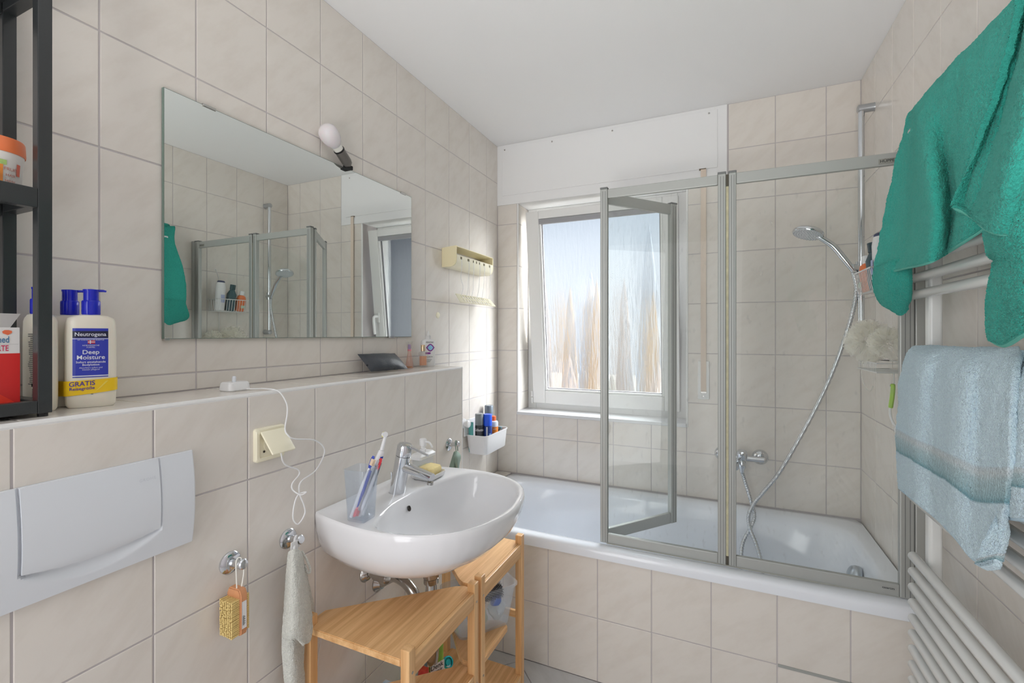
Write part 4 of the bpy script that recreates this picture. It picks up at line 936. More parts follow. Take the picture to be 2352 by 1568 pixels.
GREEN_D = [[(0.392,0.986,1.517),(0.36,0.869,1.506),(0.355,0.812,1.509),(0.37,0.796,1.514)],[(0.392,0.984,1.464),(0.362,0.868,1.457),(0.355,0.807,1.457),(0.37,0.796,1.465)],[(0.395,0.966,1.441),(0.372,0.878,1.426),(0.36,0.814,1.425),(0.375,0.807,1.428)],[(0.4,0.98,1.391),(0.385,0.916,1.38),(0.37,0.841,1.381),(0.38,0.818,1.385)],[(0.405,1.014,1.347),(0.392,0.949,1.346),(0.378,0.864,1.353),(0.385,0.828,1.363)],[(0.408,1.01,1.32),(0.395,0.944,1.314),(0.382,0.868,1.33),(0.39,0.839,1.346)]]
GREEN_E = [[(0.41,1.002,1.448),(0.4,0.96,1.443),(0.385,0.905,1.425)],[(0.412,1.02,1.415),(0.402,0.971,1.404),(0.39,0.921,1.394)],[(0.415,1.037,1.38),(0.408,1.0,1.375),(0.395,0.95,1.375)],[(0.415,1.037,1.347),(0.41,1.021,1.345),(0.402,0.996,1.343)]]
BLUE_A = [[(0.51,1.64,1.287),(0.51,1.533,1.29),(0.51,1.436,1.29),(0.51,1.343,1.292),(0.51,1.271,1.294),(0.51,1.187,1.299)],[(0.48,1.585,1.293),(0.477,1.484,1.296),(0.47,1.344,1.296),(0.47,1.246,1.297),(0.47,1.164,1.299),(0.47,1.075,1.303)],[(0.462,1.581,1.256),(0.43,1.368,1.262),(0.445,1.304,1.262),(0.432,1.171,1.265),(0.445,1.124,1.265),(0.44,1.018,1.272)],[(0.455,1.596,1.172),(0.425,1.377,1.18),(0.44,1.311,1.18),(0.418,1.145,1.193),(0.435,1.103,1.188),(0.425,0.987,1.202)],[(0.45,1.596,1.064),(0.425,1.398,1.079),(0.44,1.327,1.075),(0.415,1.151,1.092),(0.43,1.101,1.087),(0.415,0.972,1.119)],[(0.45,1.596,0.986),(0.428,1.408,1.004),(0.44,1.327,0.998),(0.418,1.166,1.013),(0.43,1.116,0.999),(0.42,0.999,1.036)],[(0.452,1.586,0.909),(0.43,1.401,0.931),(0.44,1.322,0.924),(0.425,1.187,0.932),(0.43,1.121,0.917),(0.425,1.026,0.959)]]
BLUE_B = [[(0.478,1.112,1.301),(0.475,1.077,1.302),(0.47,1.011,1.304)],[(0.455,1.069,1.232),(0.44,0.994,1.24),(0.45,0.958,1.244)],[(0.445,1.051,1.16),(0.425,0.964,1.169),(0.44,0.937,1.176)],[(0.44,1.041,1.089),(0.42,0.955,1.105),(0.435,0.926,1.115)],[(0.438,1.035,1.027),(0.42,0.955,1.051),(0.435,0.926,1.065)]]
BLUE_C = [[(0.432,1.032,1.076),(0.44,1.039,1.075)],[(0.415,1.021,1.034),(0.43,1.019,1.038)],[(0.405,1.027,0.98),(0.42,0.999,1.001)],[(0.402,1.039,0.941),(0.415,1.002,0.968)],[(0.402,1.02,0.941),(0.408,0.998,0.956)]]
GREY_A = [[(-0.965,0.812,0.796),(-0.95,0.811,0.805),(-0.95,0.824,0.799),(-0.96,0.844,0.779)],[(-0.968,0.81,0.76),(-0.945,0.805,0.767),(-0.945,0.823,0.759),(-0.965,0.859,0.727)],[(-0.97,0.807,0.708),(-0.94,0.801,0.718),(-0.94,0.827,0.705),(-0.965,0.867,0.673)],[(-0.97,0.801,0.636),(-0.938,0.799,0.647),(-0.935,0.827,0.637),(-0.95,0.868,0.606)],[(-0.965,0.795,0.599),(-0.935,0.794,0.613),(-0.932,0.822,0.592),(-0.94,0.854,0.561)],[(-0.965,0.801,0.593),(-0.938,0.794,0.6),(-0.935,0.809,0.592),(-0.932,0.826,0.567)]]
GREY_B = [[(-0.985,0.809,0.607),(-0.968,0.82,0.605),(-0.965,0.838,0.595),(-0.975,0.868,0.575)],[(-0.985,0.809,0.542),(-0.965,0.815,0.544),(-0.962,0.83,0.535),(-0.972,0.861,0.513)],[(-0.985,0.818,0.461),(-0.966,0.818,0.466),(-0.962,0.833,0.458),(-0.972,0.863,0.434)],[(-0.985,0.82,0.383),(-0.968,0.822,0.387),(-0.964,0.837,0.377),(-0.974,0.865,0.353)]]
GREY_C = [[(-0.975,0.836,0.774),(-0.972,0.852,0.768),(-0.975,0.865,0.733)],[(-0.985,0.863,0.699),(-0.98,0.873,0.69),(-0.985,0.891,0.668)],[(-0.99,0.881,0.632),(-0.985,0.894,0.621),(-0.99,0.91,0.593)],[(-0.99,0.89,0.593),(-0.988,0.902,0.584),(-0.99,0.913,0.571)]]
SAGE_A = [[(-0.975,1.604,0.855),(-0.965,1.598,0.861),(-0.965,1.608,0.859)],[(-0.978,1.589,0.828),(-0.96,1.583,0.832),(-0.958,1.6,0.826)],[(-0.98,1.573,0.789),(-0.962,1.573,0.788),(-0.958,1.596,0.778)],[(-0.98,1.57,0.747),(-0.962,1.573,0.745),(-0.96,1.6,0.735)]]
SAGE_B = [[(-0.972,1.613,0.855),(-0.968,1.616,0.856),(-0.968,1.627,0.849)],[(-0.955,1.568,0.845),(-0.945,1.578,0.847),(-0.955,1.622,0.835)],[(-0.955,1.581,0.814),(-0.945,1.578,0.812),(-0.955,1.612,0.81)],[(-0.955,1.595,0.786),(-0.95,1.59,0.785),(-0.955,1.605,0.787)]]
cloth('face_cloth', 'light grey terry face cloth hanging bunched from the middle hook', 'cloth', [(GREY_A, 1), (GREY_B, 0), (GREY_C, 0)], TGREY, 0.006, 14, 16, 0.0018, 30, pile=0.0006)
ll = mk('loop_label', box(-.972, -.969, .822, .842, .778, .812, .0005), WHITE, bpy.data.objects['face_cloth'])
mk('loop', tube(smooth_path([(-.965, .826, .792), (-.980, .842, .812), (-.984, .852, .814), (-.975, .850, .79)]), .003, 8), WHITE, bpy.data.objects['face_cloth'], True)
mk('hanging_loop', tube(smooth_path([(-.960, .846, .783), (-.955, .858, .755), (-.953, .866, .728), (-.956, .862, .722), (-.960, .855, .745)]), .0028, 8), TGREY, bpy.data.objects['face_cloth'], True)
cloth('sage_cloth', 'sage green microfibre cloth hanging folded from the right hook', 'cloth', [(SAGE_A, 0), (SAGE_B, 0)], SAGE, 0.004, 5, 6, 0.001, 40)
mk('loop', tube(smooth_path([(-.966, 1.606, .858), (-.980, 1.622, .892), (-.975, 1.628, .890), (-.966, 1.618, .858)]), .002, 8), SAGE, bpy.data.objects['sage_cloth'], True)

# ---------------------------------------------------------------- right side: radiator and towels
ra = thing('towel_radiator', 'tall white tubular towel radiator on the right wall', 'radiator', (0.50, 1.30, 0.05))
for y in (1.5525, 1.05):
    mk('collector', loft([[(0.512 + a * 1.0, y + b, z) for a, b in rsq(.0145, .0165, .008)] for z in (0.045, 1.872)]), RAD, ra, True)
zb = [0.726 - .0423 * k for k in range(16)] + [1.268 - .0423 * k for k in range(10)] + [1.437 + .0445 * k for k in range(11)]
bar0 = None
for z in zb:
    if bar0 is None:
        bm = tube([(0.483, 0.975, z), (0.483, 0.978, z), (0.483, 1.597, z), (0.483, 1.602, z), (0.483, 1.605, z)], [.007, .0122, .0122, .0100, .004], 20)
        bar0 = mk('rail_bar', bm, RAD, ra, True, origin=(0.483, 1.29, z))
    else:
        b_ = bar0.copy(); COL.objects.link(b_); b_.parent = ra; b_.location = Vector((0.483, 1.29, z)) - ra.location
for y in (1.5525, 1.05):
    for z in ((0.85, 1.20) if y > 1.5 else (0.85,)): mk('wall_bracket', box(.5265, XR, y - .008, y + .008, z - .015, z + .015, .002), RAD, ra)
cloth('green_towel', 'large teal green terry towel draped over the top of the radiator', 'towel', [(GREEN_A, 1), (GREEN_B, 1), (GREEN_C, 1), (GREEN_D, 1), (GREEN_E, 0)], TGREEN, 0.010, 34, 34, 0.0035, 16, pile=0.0011, hem=HEMG, hr=0.0035)
cloth('blue_towel', 'pale blue terry towel with a woven stripe band hanging over the middle radiator bars', 'towel', [(BLUE_A, 1), (BLUE_B, 1), (BLUE_C, 0)], TBLUE, 0.010, 30, 30, 0.0035, 18, pile=0.0009, hem=HEMB, hr=0.004)

# ---------------------------------------------------------------- shower fittings
rl = thing('shower_rail', 'chrome shower rail with sliding holder on the right wall above the tub', 'shower rail', (0.53, 2.29, 1.32))
rx, ry = 0.527, 2.292
mk('rail', cyl((rx, ry, 1.335), (rx, ry, 2.235), .0115, 20), CHROME, rl, True)
for z, s in ((2.245, 1), (1.345, -1)):
    b_ = tube([(rx - .014, ry, z), (rx - .010, ry, z), (XR - .004, ry, z), (XR, ry, z)], [.010, .0165, .0165, .0175], 20)
    mk('wall_bracket', b_, mat('grey_bracket', (176, 178, 180), 0.3, metal=0.5), rl, True)
mk('slider', join(cyl((rx, ry, 1.575), (rx, ry, 1.625), .0195, 20), cyl((rx - .034, ry - .012, 1.602), (rx + .03, ry + .008, 1.598), .0135, 18)), CHROME, rl, True)
hs_ = thing('hand_shower', 'chrome hand shower with round white spray face in the slider of the shower rail', 'shower head', (0.35, 2.27, 1.7))
k0, k1, k2 = Vector((rx - .028, ry - .012, 1.588)), Vector((0.425, 2.272, 1.695)), Vector((0.372, 2.266, 1.738))
mk('handle', tube(smooth_path([k0, k0 + (k1 - k0) * .5 + Vector((0, 0, .002)), k1, k2]), [.0105 + .0022 * math.sin(i / 18 * 3.1) for i in range(19)], 18), CHROME, hs_, True)
hn = Vector((-0.30, -0.18, -1)).normalized(); hc = Vector((0.338, 2.262, 1.748))
mk('head', lathe([(.0565, .004), (.0585, 0), (.0575, -.008), (.048, -.017), (.028, -.024), (.001, -.026)], hc, hn, 40), CHROME, hs_, True)
fc = mk('spray_face', lathe([(.0555, .002), (.054, .0055), (.030, .0065), (.001, .0065)], hc, hn, 40), mat('spray_white', (205, 208, 212), 0.35), hs_, True)
nz = bmesh.new(); ax_, ay_, _ = frame_to(hn)
for rad, cnt in ((.012, 6), (.022, 12), (.032, 18), (.042, 24), (.050, 28)):
    for k in range(cnt):
        a = 2 * math.pi * k / cnt; q = hc + hn * .006 + ax_ * math.cos(a) * rad + ay_ * math.sin(a) * rad
        cyl(q, q + hn * .0022, .0015, 5, nz, r2=.0009)
mk('nozzles', nz, mat('nozzle_grey', (150, 153, 158), 0.5), fc, kind='stuff')
ho = smooth_path([(rx - .030, ry - .012, 1.583), (.510, 2.29, 1.52), (.505, 2.3, 1.45), (.489, 2.305, 1.37), (.452, 2.31, 1.231), (.402, 2.33, 1.076), (.326, 2.35, .889), (.245, 2.365, .714), (.186, 2.37, .621), (.147, 2.37, .562), (.124, 2.36, .508), (.127, 2.345, .455), (.15, 2.31, .399), (.168, 2.27, .334), (.172, 2.22, .22), (.165, 2.17, .125), (.13, 2.14, .110), (.09, 2.16, .115), (.078, 2.22, .20), (.089, 2.29, .315), (.098, 2.33, .387), (.129, 2.358, .446), (.148, 2.385, .495), (.138, 2.4, .545), (.119, 2.41, .615), (.103, 2.411, .67), (.098, 2.410, .69)], 24)
ribs = [0.0080 + 0.0012 * (1 if (i % 4) < 2 else -1) * 0.5 for i in range(len(ho))]
solo('shower_hose', tube(ho, ribs, 12), mat('hose_chrome', (200, 203, 206), 0.25, metal=0.9), 'ribbed metal shower hose looping from rail into tub and up to the mixer', 'hose')
mx = thing('bath_mixer', 'chrome wall-mounted bath mixer on the back wall behind the glass screen', 'faucet', (0.09, YB, 0.70))
MZ = 0.748
for x in (0.015, 0.178):
    mk('rosette', lathe([(.0355, 0), (.035, .006), (.029, .018), (.020, .025), (.015, .028)], (x, YB, MZ), (0, -1, 0), 36), CHROME, mx, True)
    mk('inlet', cyl((x, YB - .02, MZ), (x, YB - .055, MZ), .013, 18), CHROME, mx, True)
mk('body', tube([(-.002, YB - .055, MZ), (.002, YB - .055, MZ), (.19, YB - .055, MZ), (.195, YB - .055, MZ)], [.008, .0135, .0135, .008], 20), CHROME, mx, True)
hd2 = mk('control_head', lathe([(.021, -.02), (.0225, .0), (.0225, .022), (.019, .030), (.001, .032)], (.098, YB - .062, MZ + .008), (0, -.25, 1), 28), CHROME, mx, True)
mk('lever', tube([(.098, YB - .075, MZ + .034), (.097, YB - .11, MZ + .036), (.096, YB - .15, MZ + .046)], [.007, .006, .0055], 14, oval=.6), CHROME, hd2, True)
mk('spout', tube(smooth_path([(.075, YB - .06, MZ - .008), (.072, YB - .10, MZ - .016), (.070, YB - .135, MZ - .030)]), .0125, 16), CHROME, mx, True)
mk('hose_outlet', lathe([(.013, 0), (.017, -.006), (.017, -.030), (.011, -.042), (.009, -.055)], (.098, YB - .072, MZ - .008), (0, 0, 1), 20), CHROME, mx, True)

# wire caddy on the right wall with its bottles
WIRE = mat('white_wire', (222, 222, 220), 0.35)
cd = thing('wire_caddy', 'white wire shower caddy hooked on the right wall behind the green towel', 'caddy', (0.52, 1.98, 1.46))
CX0, CX1, CY0, CY1, CZ0, CZ1 = 0.456, 0.560, 1.875, 2.085, 1.478, 1.552
cw = tube([Vector((x, y, CZ1)) for x, y in [(CX0, CY0), (CX1, CY0), (CX1, CY1), (CX0, CY1)]], .0025, 8, closed=True)
mk('top_rim', cw, WIRE, cd, True)
wm = bmesh.new()
for k in range(12):
    y = CY0 + .012 + k * (CY1 - CY0 - .024) / 11
    tube(smooth_path([(CX0, y, CZ1), (CX0 + .012, y, CZ0 + .008), (CX0 + .022, y, CZ0), (CX1 - .008, y, CZ0), (CX1, y, CZ0 + .01), (CX1, y, CZ1)], 4), .0012, 6, wm)
for k in range(4):
    x = CX0 + .022 + k * .022
    tube(smooth_path([(x, CY0, CZ1), (x, CY0 + .008, CZ0 + .004), (x, CY0 + .02, CZ0 - .002), (x, CY1 - .02, CZ0 - .002), (x, CY1 - .008, CZ0 + .004), (x, CY1, CZ1)], 4), .0014, 6, wm)
mk('wires', wm, WIRE, cd, True)
hk = tube(smooth_path([(XR - .006, 1.955, CZ1), (XR - .006, 1.955, 1.66), (XR - .008, 1.945, 1.71), (XR - .014, 1.93, 1.735), (XR - .03, 1.915, 1.745), (XR - .04, 1.90, 1.735)]), .0022, 8)
mk('hook', hk, WIRE, cd, True)
# lower part: a second wire shelf with hooks
lw = thing('wire_rack', 'lower white wire rack under the caddy holding the mesh sponges', 'rack', (0.53, 1.95, 1.20))
lm_ = bmesh.new()
for z in (1.205, 1.235): tube([Vector((x, y, z)) for x, y in [(.47, 1.86), (.565, 1.86), (.565, 2.09), (.47, 2.09)]], .002, 6, lm_, closed=True)
for k in range(12): tube([(.47, 1.875 + k * .018, 1.235), (.47, 1.875 + k * .018, 1.205), (.565, 1.875 + k * .018, 1.205)], .0012, 6, lm_)
mk('wires', lm_, WIRE, lw, True)
mk('hanger', tube([(XR - .005, 1.955, 1.235), (XR - .005, 1.955, CZ0 - .004)], .002, 6), WIRE, lw)
mk('small_hook', tube(smooth_path([(.535, 1.935, 1.205), (.533, 1.932, 1.165), (.528, 1.925, 1.150), (.520, 1.925, 1.158)]), .0018, 6), WIRE, lw, True)
def cbottle(x, y, z0, lean, prof, m, name, label, capprof=None, capm=None, sx=1, sy=1, cat='bottle'):
    t = thing(name, label, cat, (x, y, z0)); axx = Vector((lean[0], lean[1], 1)).normalized()
    mk('body', lathe(prof, (x, y, z0), axx, 24, sx=sx, sy=sy, xdir=(axx.z, 0, -axx.x)), m, t, True)
    if capprof: mk('cap', lathe(capprof, (x, y, z0), axx, 24, sx=sx, sy=sy, xdir=(axx.z, 0, -axx.x)), capm, t, True)
    return t
b1 = cbottle(.500, 1.912, CZ0 + .002, (-.02, .06), [(.020, 0), (.024, .004), (.026, .08), (.026, .15), (.021, .178)], WHITE, 'shampoo_bottle', 'tall white shampoo bottle at the near end of the wire caddy', [(.020, .178), (.020, .186), (.016, .190)], mat('navy_cap', (52, 58, 92), 0.4), sy=1.1)
quad(b1, 'label', lambda a, b: Vector((.500 - .0268 - .004, 1.916 + a, 1.53 + b)), -.012, .012, 0, .05, mat('lilac_label', (168, 178, 214), 0.4), 2)
b2 = cbottle(.505, 1.982, CZ0 + .002, (-.08, .10), [(.022, 0), (.026, .004), (.026, .11), (.016, .132), (.012, .14)], mat('dark_teal_gel', (60, 84, 92), 0.25), 'shower_gel_bottle', 'dark teal shower gel bottle standing in the middle of the wire caddy', [(.0155, .14), (.0155, .172)], mat('dark_teal_cap', (44, 64, 72), 0.3), sy=1.1)
b3 = cbottle(.500, 2.048, CZ0 + .002, (-.10, .08), [(.020, 0), (.025, .004), (.027, .08), (.022, .10), (.012, .108)], mat('orange_gel', (232, 120, 62), 0.3, var=0.2, vscale=30), 'shower_gel_bottle', 'orange shower gel bottle with white cap at the far end of the wire caddy', [(.013, .108), (.013, .135)], WHITE, sy=1.1)
quad(b3, 'label', lambda a, b: Vector((.4685 - b * .10, 2.050 + a, 1.50 + b)), -.016, .016, 0, .018, mat('mint_label', (190, 214, 190), 0.5), 2)

# mesh sponges
def puff(c, r, seed, label):
    rr = random.Random(seed); bm = bmesh.new()
    for k in range(34):
        th, ph = rr.uniform(0, 2 * math.pi), math.acos(rr.uniform(-1, 1)); n0 = Vector((math.sin(ph) * math.cos(th), math.sin(ph) * math.sin(th), math.cos(ph)))
        u, v, _ = frame_to(n0); b = bmesh.new(); P = []
        a0 = rr.uniform(0, 6.28)
        for i in range(13):
            s = (i / 12 - .5) * 1.5; row = []
            for j in range(5):
                tt = j / 4; rad = r * (0.35 + 0.62 * tt) * (1 + .10 * math.sin(i * 2.3 + seed + k)); wob = .25 * math.sin(i * 1.9 + k) * tt
                dvec = (n0 + (u * math.cos(a0) + v * math.sin(a0)) * s + (v * math.cos(a0) - u * math.sin(a0)) * wob).normalized()
                row.append(b.verts.new(Vector(c) + dvec * rad * (1, 1, .85)[0] + Vector((0, 0, 0))))
            P.append(row)
        for i in range(12):
            for j in range(4): b.faces.new((P[i][j], P[i + 1][j], P[i + 1][j + 1], P[i][j + 1]))
        join(bm, b)
    for v in bm.verts: v.co = Vector(c) + Vector(((v.co.x - c[0]) * .85, v.co.y - c[1], (v.co.z - c[2]) * .9)); v.co.x = min(v.co.x, XR - .004)
    return solo('mesh_sponge', bm, MESHM, label, 'bath sponge')
def mesh_mat():
    m = bpy.data.materials.new('sponge_netting'); m.use_nodes = True
    n = m.node_tree.nodes; l = m.node_tree.links; n.clear(); o = n.new('ShaderNodeOutputMaterial')
    d = n.new('ShaderNodeBsdfDiffuse'); d.inputs[0].default_value = srgb(250, 248, 240); t = n.new('ShaderNodeBsdfTranslucent'); t.inputs[0].default_value = srgb(250, 248, 240)
    tr = n.new('ShaderNodeBsdfTransparent'); a = n.new('ShaderNodeMixShader'); a.inputs[0].default_value = .5; l.new(d.outputs[0], a.inputs[1]); l.new(t.outputs[0], a.inputs[2])
    b = n.new('ShaderNodeMixShader'); b.inputs[0].default_value = .42; l.new(tr.outputs[0], b.inputs[1]); l.new(a.outputs[0], b.inputs[2]); l.new(b.outputs[0], o.inputs[0]); return m
MESHM = mesh_mat()
puff((.478, 1.990, 1.305), .085, 1, 'cream mesh bath sponge at the far end of the wire rack')
puff((.500, 1.875, 1.300), .062, 2, 'paler mesh bath sponge at the near end of the wire rack')
mk('string', tube(smooth_path([(.47, 2.02, 1.24), (.47, 2.045, 1.19), (.475, 2.03, 1.15), (.485, 2.0, 1.13), (.49, 1.985, 1.15)]), .0016, 6), MESHM, bpy.data.objects['mesh_sponge'], True)
gb = thing('scraper', 'lime green handled scrubber with white stem hanging from the wire rack', 'brush', (.53, 1.925, 1.05))
mk('handle', tube(smooth_path([(.528, 1.925, 1.255 - .09), (.529, 1.925, 1.15), (.527, 1.926, 1.12), (.524, 1.930, 1.085)]), [.004] + [.0065] * 17 + [.006], 12, oval=1.3), mat('lime_plastic', (168, 206, 92), 0.4), gb, True)
mk('stem', tube(smooth_path([(.524, 1.930, 1.086), (.524, 1.932, 1.06), (.530, 1.925, 1.035), (.538, 1.915, 1.020)]), .004, 10), WHITE, gb, True)
mk('brush_tip', lathe([(.004, 0), (.009, .006), (.010, .018), (.004, .022)], (.536, 1.918, 1.024), (.3, -.2, -1), 14), WHITE, gb, True)

# ---------------------------------------------------------------- clothesline box with hanging plate
cl = thing('clothesline_reel', 'cream plastic retractable clothesline box on the left wall near the window', 'clothesline', (XL + .04, 2.065, 1.65))
QY0, QY1, QZ0, QZ1 = 1.872, 2.262, 1.650, 1.742
def prof_x(pts, y0, y1, m, name, par):
    bm = bmesh.new(); a = [bm.verts.new((XL + x, y0, z)) for x, z in pts]; b = [bm.verts.new((XL + x, y1, z)) for x, z in pts]; n = len(pts)
    for k in range(n): bm.faces.new((a[k], a[(k + 1) % n], b[(k + 1) % n], b[k]))
    bm.faces.new(a[::-1]); bm.faces.new(b); return mk(name, bm, m, par, True)
curve = [(.080, 1.700), (.080, 1.684), (.077, 1.670), (.070, 1.659), (.058, 1.652), (.045, 1.650)]
prof_x([(.001, 1.650)] + curve[::-1] + [(.080, QZ1 + .006), (.001, QZ1)], QY0, QY0 + .006, CREAM, 'end_plate', cl)
prof_x([(.001, 1.650)] + curve[::-1] + [(.080, QZ1 + .002), (.001, QZ1)], QY1 - .006, QY1, CREAM, 'end_plate', cl)
prof_x([(.001, QZ1), (.080, QZ1 + .004), (.080, QZ1 + .001), (.001, QZ1 - .003)], QY0 + .006, QY1 - .006, CREAM, 'lid', cl)
prof_x([(.001, 1.650)] + [(x + .002, z) for x, z in curve[::-1]] + [(.080, 1.706), (.030, 1.716), (.001, 1.716)], QY0 + .0065, QY1 - .0065, CREAML, 'drum_cover', cl)
SL = mat('slot_brown', (120, 112, 84), 0.7)
ys = [1.915, 1.985, 2.035, 2.068, 2.100, 2.150, 2.215]
for y, wd_ in zip(ys, (.014, .018, .009, .009, .009, .018, .014)): mk('slot', box(XL + .0815, XL + .0828, y - wd_ / 2, y + wd_ / 2, 1.688, 1.700), SL, cl)
P0 = [(-1.148, 1.902, 1.524), (-1.148, 2.262, 1.521), (-1.100, 2.238, 1.4795), (-1.100, 1.866, 1.4795)]
def pl(u, v): a = Vector(P0[0]).lerp(Vector(P0[1]), u); b = Vector(P0[3]).lerp(Vector(P0[2]), u); return a.lerp(b, v)
pn_ = (pl(1, 0) - pl(0, 0)).cross(pl(0, 1) - pl(0, 0)).normalized()
hp = thing('line_holder', 'cream perforated plate hanging by cords from the clothesline box', 'line holder', tuple(pl(.5, .5)))
pb = bmesh.new()
def slab(u0, u1, v0, v1, t=.003, off=0.0):
    c = [pl(u0, v0), pl(u1, v0), pl(u1, v1), pl(u0, v1)]; a = [pb.verts.new(p + pn_ * (off - t / 2)) for p in c]; b = [pb.verts.new(p + pn_ * (off + t / 2)) for p in c]
    for k in range(4): pb.faces.new((a[k], a[(k + 1) % 4], b[(k + 1) % 4], b[k]))
    pb.faces.new(a[::-1]); pb.faces.new(b)
slab(0, 1, 0, .10); slab(0, 1, .90, 1); slab(0, 1, .46, .54); slab(0, .10, .10, .90); slab(.90, 1, .10, .90)
for k in range(11):
    u = .12 + k * .072
    slab(u, u + .022, .10, .46); slab(u + .018, u + .042, .54, .90)
for k in range(8): slab(.15 + k * .09, .19 + k * .09, .02, .10, .006, .003)
mk('plate', pb, CREAML, hp)
for i, (y, u) in enumerate(zip([1.915, 1.985, 2.035, 2.100, 2.150, 2.215], [.14, .28, .42, .58, .72, .94])):
    q = pl(u, .12 if i < 5 else .06); dr_ = .012 if i == 5 else .002
    mk('cord', tube(smooth_path([(XL + .083, y, 1.688), (XL + .086, y, 1.665), (XL + .080, y + dr_, 1.60), (q.x * .5 + (XL + .08) * .5, q.y + dr_, 1.56), (q.x, q.y, q.z)]), .0011, 6), WHITE, hp, True)
pg = lathe([(.0145, 0), (.0145, .002), (.011, .0055), (.001, .007)], (XL, 1.838, 1.4195), (1, 0, 0), 24, sx=1.0)
solo('wall_plug', pg, CREAML, 'round cream blanking cap on the left wall below the clothesline plate', 'cap')

# ---------------------------------------------------------------- suction basket in the niche
sb_ = thing('suction_basket', 'white plastic suction basket on the left niche wall above the tub', 'basket', (XL + .07, 2.21, .71))
bc_ = (XL + .071, 2.213, .712)
mk('basket', loft(rbox_rings([(.052, .118, .022, 0), (.055, .122, .024, .004), (.061, .1335, .026, .094), (.0645, .1365, .028, .095), (.0645, .1365, .028, .100), (.0605, .1325, .026, .0995), (.052, .118, .022, .006)], bc_)), WHITE, sb_, True)
mk('suction_knob', lathe([(.026, 0), (.025, .006), (.014, .010), (.013, .020), (.019, .021), (.019, .032), (.015, .036), (.001, .037)], (XL, 2.078, .868), (1, 0, 0), 28), WHITE, sb_, True)
mk('suction_knob', lathe([(.026, 0), (.025, .006), (.014, .010), (.013, .020), (.019, .021), (.019, .032), (.015, .036), (.001, .037)], (XL, 2.235, .868), (1, 0, 0), 28), WHITE, sb_, True)
mk('back_plate', box(XL + .004, XL + .010, 2.07, 2.345, .80, .885, .003), WHITE, sb_)
BZ = .7185
SMOKE = mat('smoke_cap', (128, 134, 138), 0.25); BLK = mat('can_black', (52, 55, 60), 0.3); BCAN = mat('can_blue', (40, 64, 132), 0.3, metal=0.3); BCAP = mat('royal_cap', (44, 92, 226), 0.2)
def can(c, r, h, hc_, mb, mc, name, label):
    t = thing(name, label, 'can', (c[0], c[1], BZ))
    mk('body', lathe([(r * .9, 0), (r, .003), (r, h), (r * .93, h + .004)], (c[0], c[1], BZ), (0, 0, 1), 28), mb, t, True)
    mk('cap', lathe([(r * .98, h + .003), (r * .98, h + hc_ - .004), (r * .9, h + hc_), (.001, h + hc_ + .0005)], (c[0], c[1], BZ), (0, 0, 1), 28), mc, t, True); return t
def cyl_fn(c, r, a0, z): return lambda a, b: Vector((c[0] + (r + .0006) * math.cos(a0 + a / r), c[1] + (r + .0006) * math.sin(a0 + a / r), z + b))
c1 = can((XL + .062, 2.135), .0225, .135, .062, BLK, SMOKE, 'shaving_gel_can', 'black shaving gel can with smoky grey cap at the left in the suction basket')
text(c1, 'Gillette', .019, cyl_fn((XL + .062, 2.135), .0225, math.radians(-66), BZ + .114), WHITE, bold=True)
c2 = can((XL + .096, 2.165), .0235, .130, .062, BCAN, BCAP, 'shaving_foam_can', 'blue shaving foam can with bright blue cap at the front of the suction basket')
quad(c2, 'silver_stripe', cyl_fn((XL + .096, 2.165), .0235, math.radians(-72), BZ + .08), -.003, .003, -.02, .048, WHITE, 2)
quad(c2, 'label_emblem', cyl_fn((XL + .096, 2.165), .0235, math.radians(-30), BZ + .088), -.006, .006, -.006, .006, mat('icy_blue', (150, 190, 236), 0.4), 3)
quad(c2, 'white_base_label', cyl_fn((XL + .096, 2.165), .0235, math.radians(-50), BZ + .064), -.012, .012, -.008, .004, mat('label_grey', (206, 214, 222), 0.4), 4)
oc = (XL + .086, 2.252); ob = thing('lotion_bottle', 'orange lotion bottle with white shoulder and orange cap in the suction basket', 'bottle', (oc[0], oc[1], BZ))
mk('body', lathe([(.022, 0), (.026, .004), (.0265, .112)], (oc[0], oc[1], BZ), (0, 0, 1), 28), mat('orange_bottle', (214, 128, 52), 0.3, var=.15, vscale=30), ob, True)
mk('shoulder', lathe([(.0265, .112), (.0265, .132), (.024, .139), (.013, .143)], (oc[0], oc[1], BZ), (0, 0, 1), 28), mat('label_grey', (206, 214, 222), 0.4), ob, True)
mk('cap', lathe([(.0145, .143), (.0145, .165), (.012, .1675), (.001, .168)], (oc[0], oc[1], BZ), (0, 0, 1), 24), mat('orange_cap', (238, 112, 62), 0.35), ob, True)
quad(ob, 'label_line', cyl_fn(oc, .0265, math.radians(-45), BZ + .100), -.010, .010, -.001, .001, WHITE, 4)
can((XL + .037, 2.295), .0245, .150, .066, mat('can_dark_grey', (84, 92, 100), .3), mat('smoke_cap_dark', (112, 124, 134), .2), 'deodorant_can', 'grey deodorant can with dark cap at the back of the suction basket')
tt = thing('gel_tube', 'small teal gel tube at the left end of the suction basket', 'tube', (XL + .035, 2.108, BZ))
mk('body', loft(rbox_rings([(.010, .010, .009, 0.0), (.012, .012, .01, .02), (.014, .003, .003, .155)], (XL + .030, 2.104, BZ))), mat('teal_tube', (96, 176, 172), .35), tt, True)
rz = thing('razor', 'dark blue razor lying at the far end of the suction basket', 'razor', (XL + .08, 2.31, BZ))
mk('handle', tube(smooth_path([(XL + .060, 2.29, BZ + .012), (XL + .08, 2.305, BZ + .05), (XL + .088, 2.318, BZ + .085)]), .005, 10), mat('razor_navy', (48, 66, 92), .4), rz, True)
mk('head', box(XL + .074, XL + .104, 2.310, 2.324, BZ + .084, BZ + .098, .004), mat('razor_teal', (66, 110, 130), .4), rz, True)

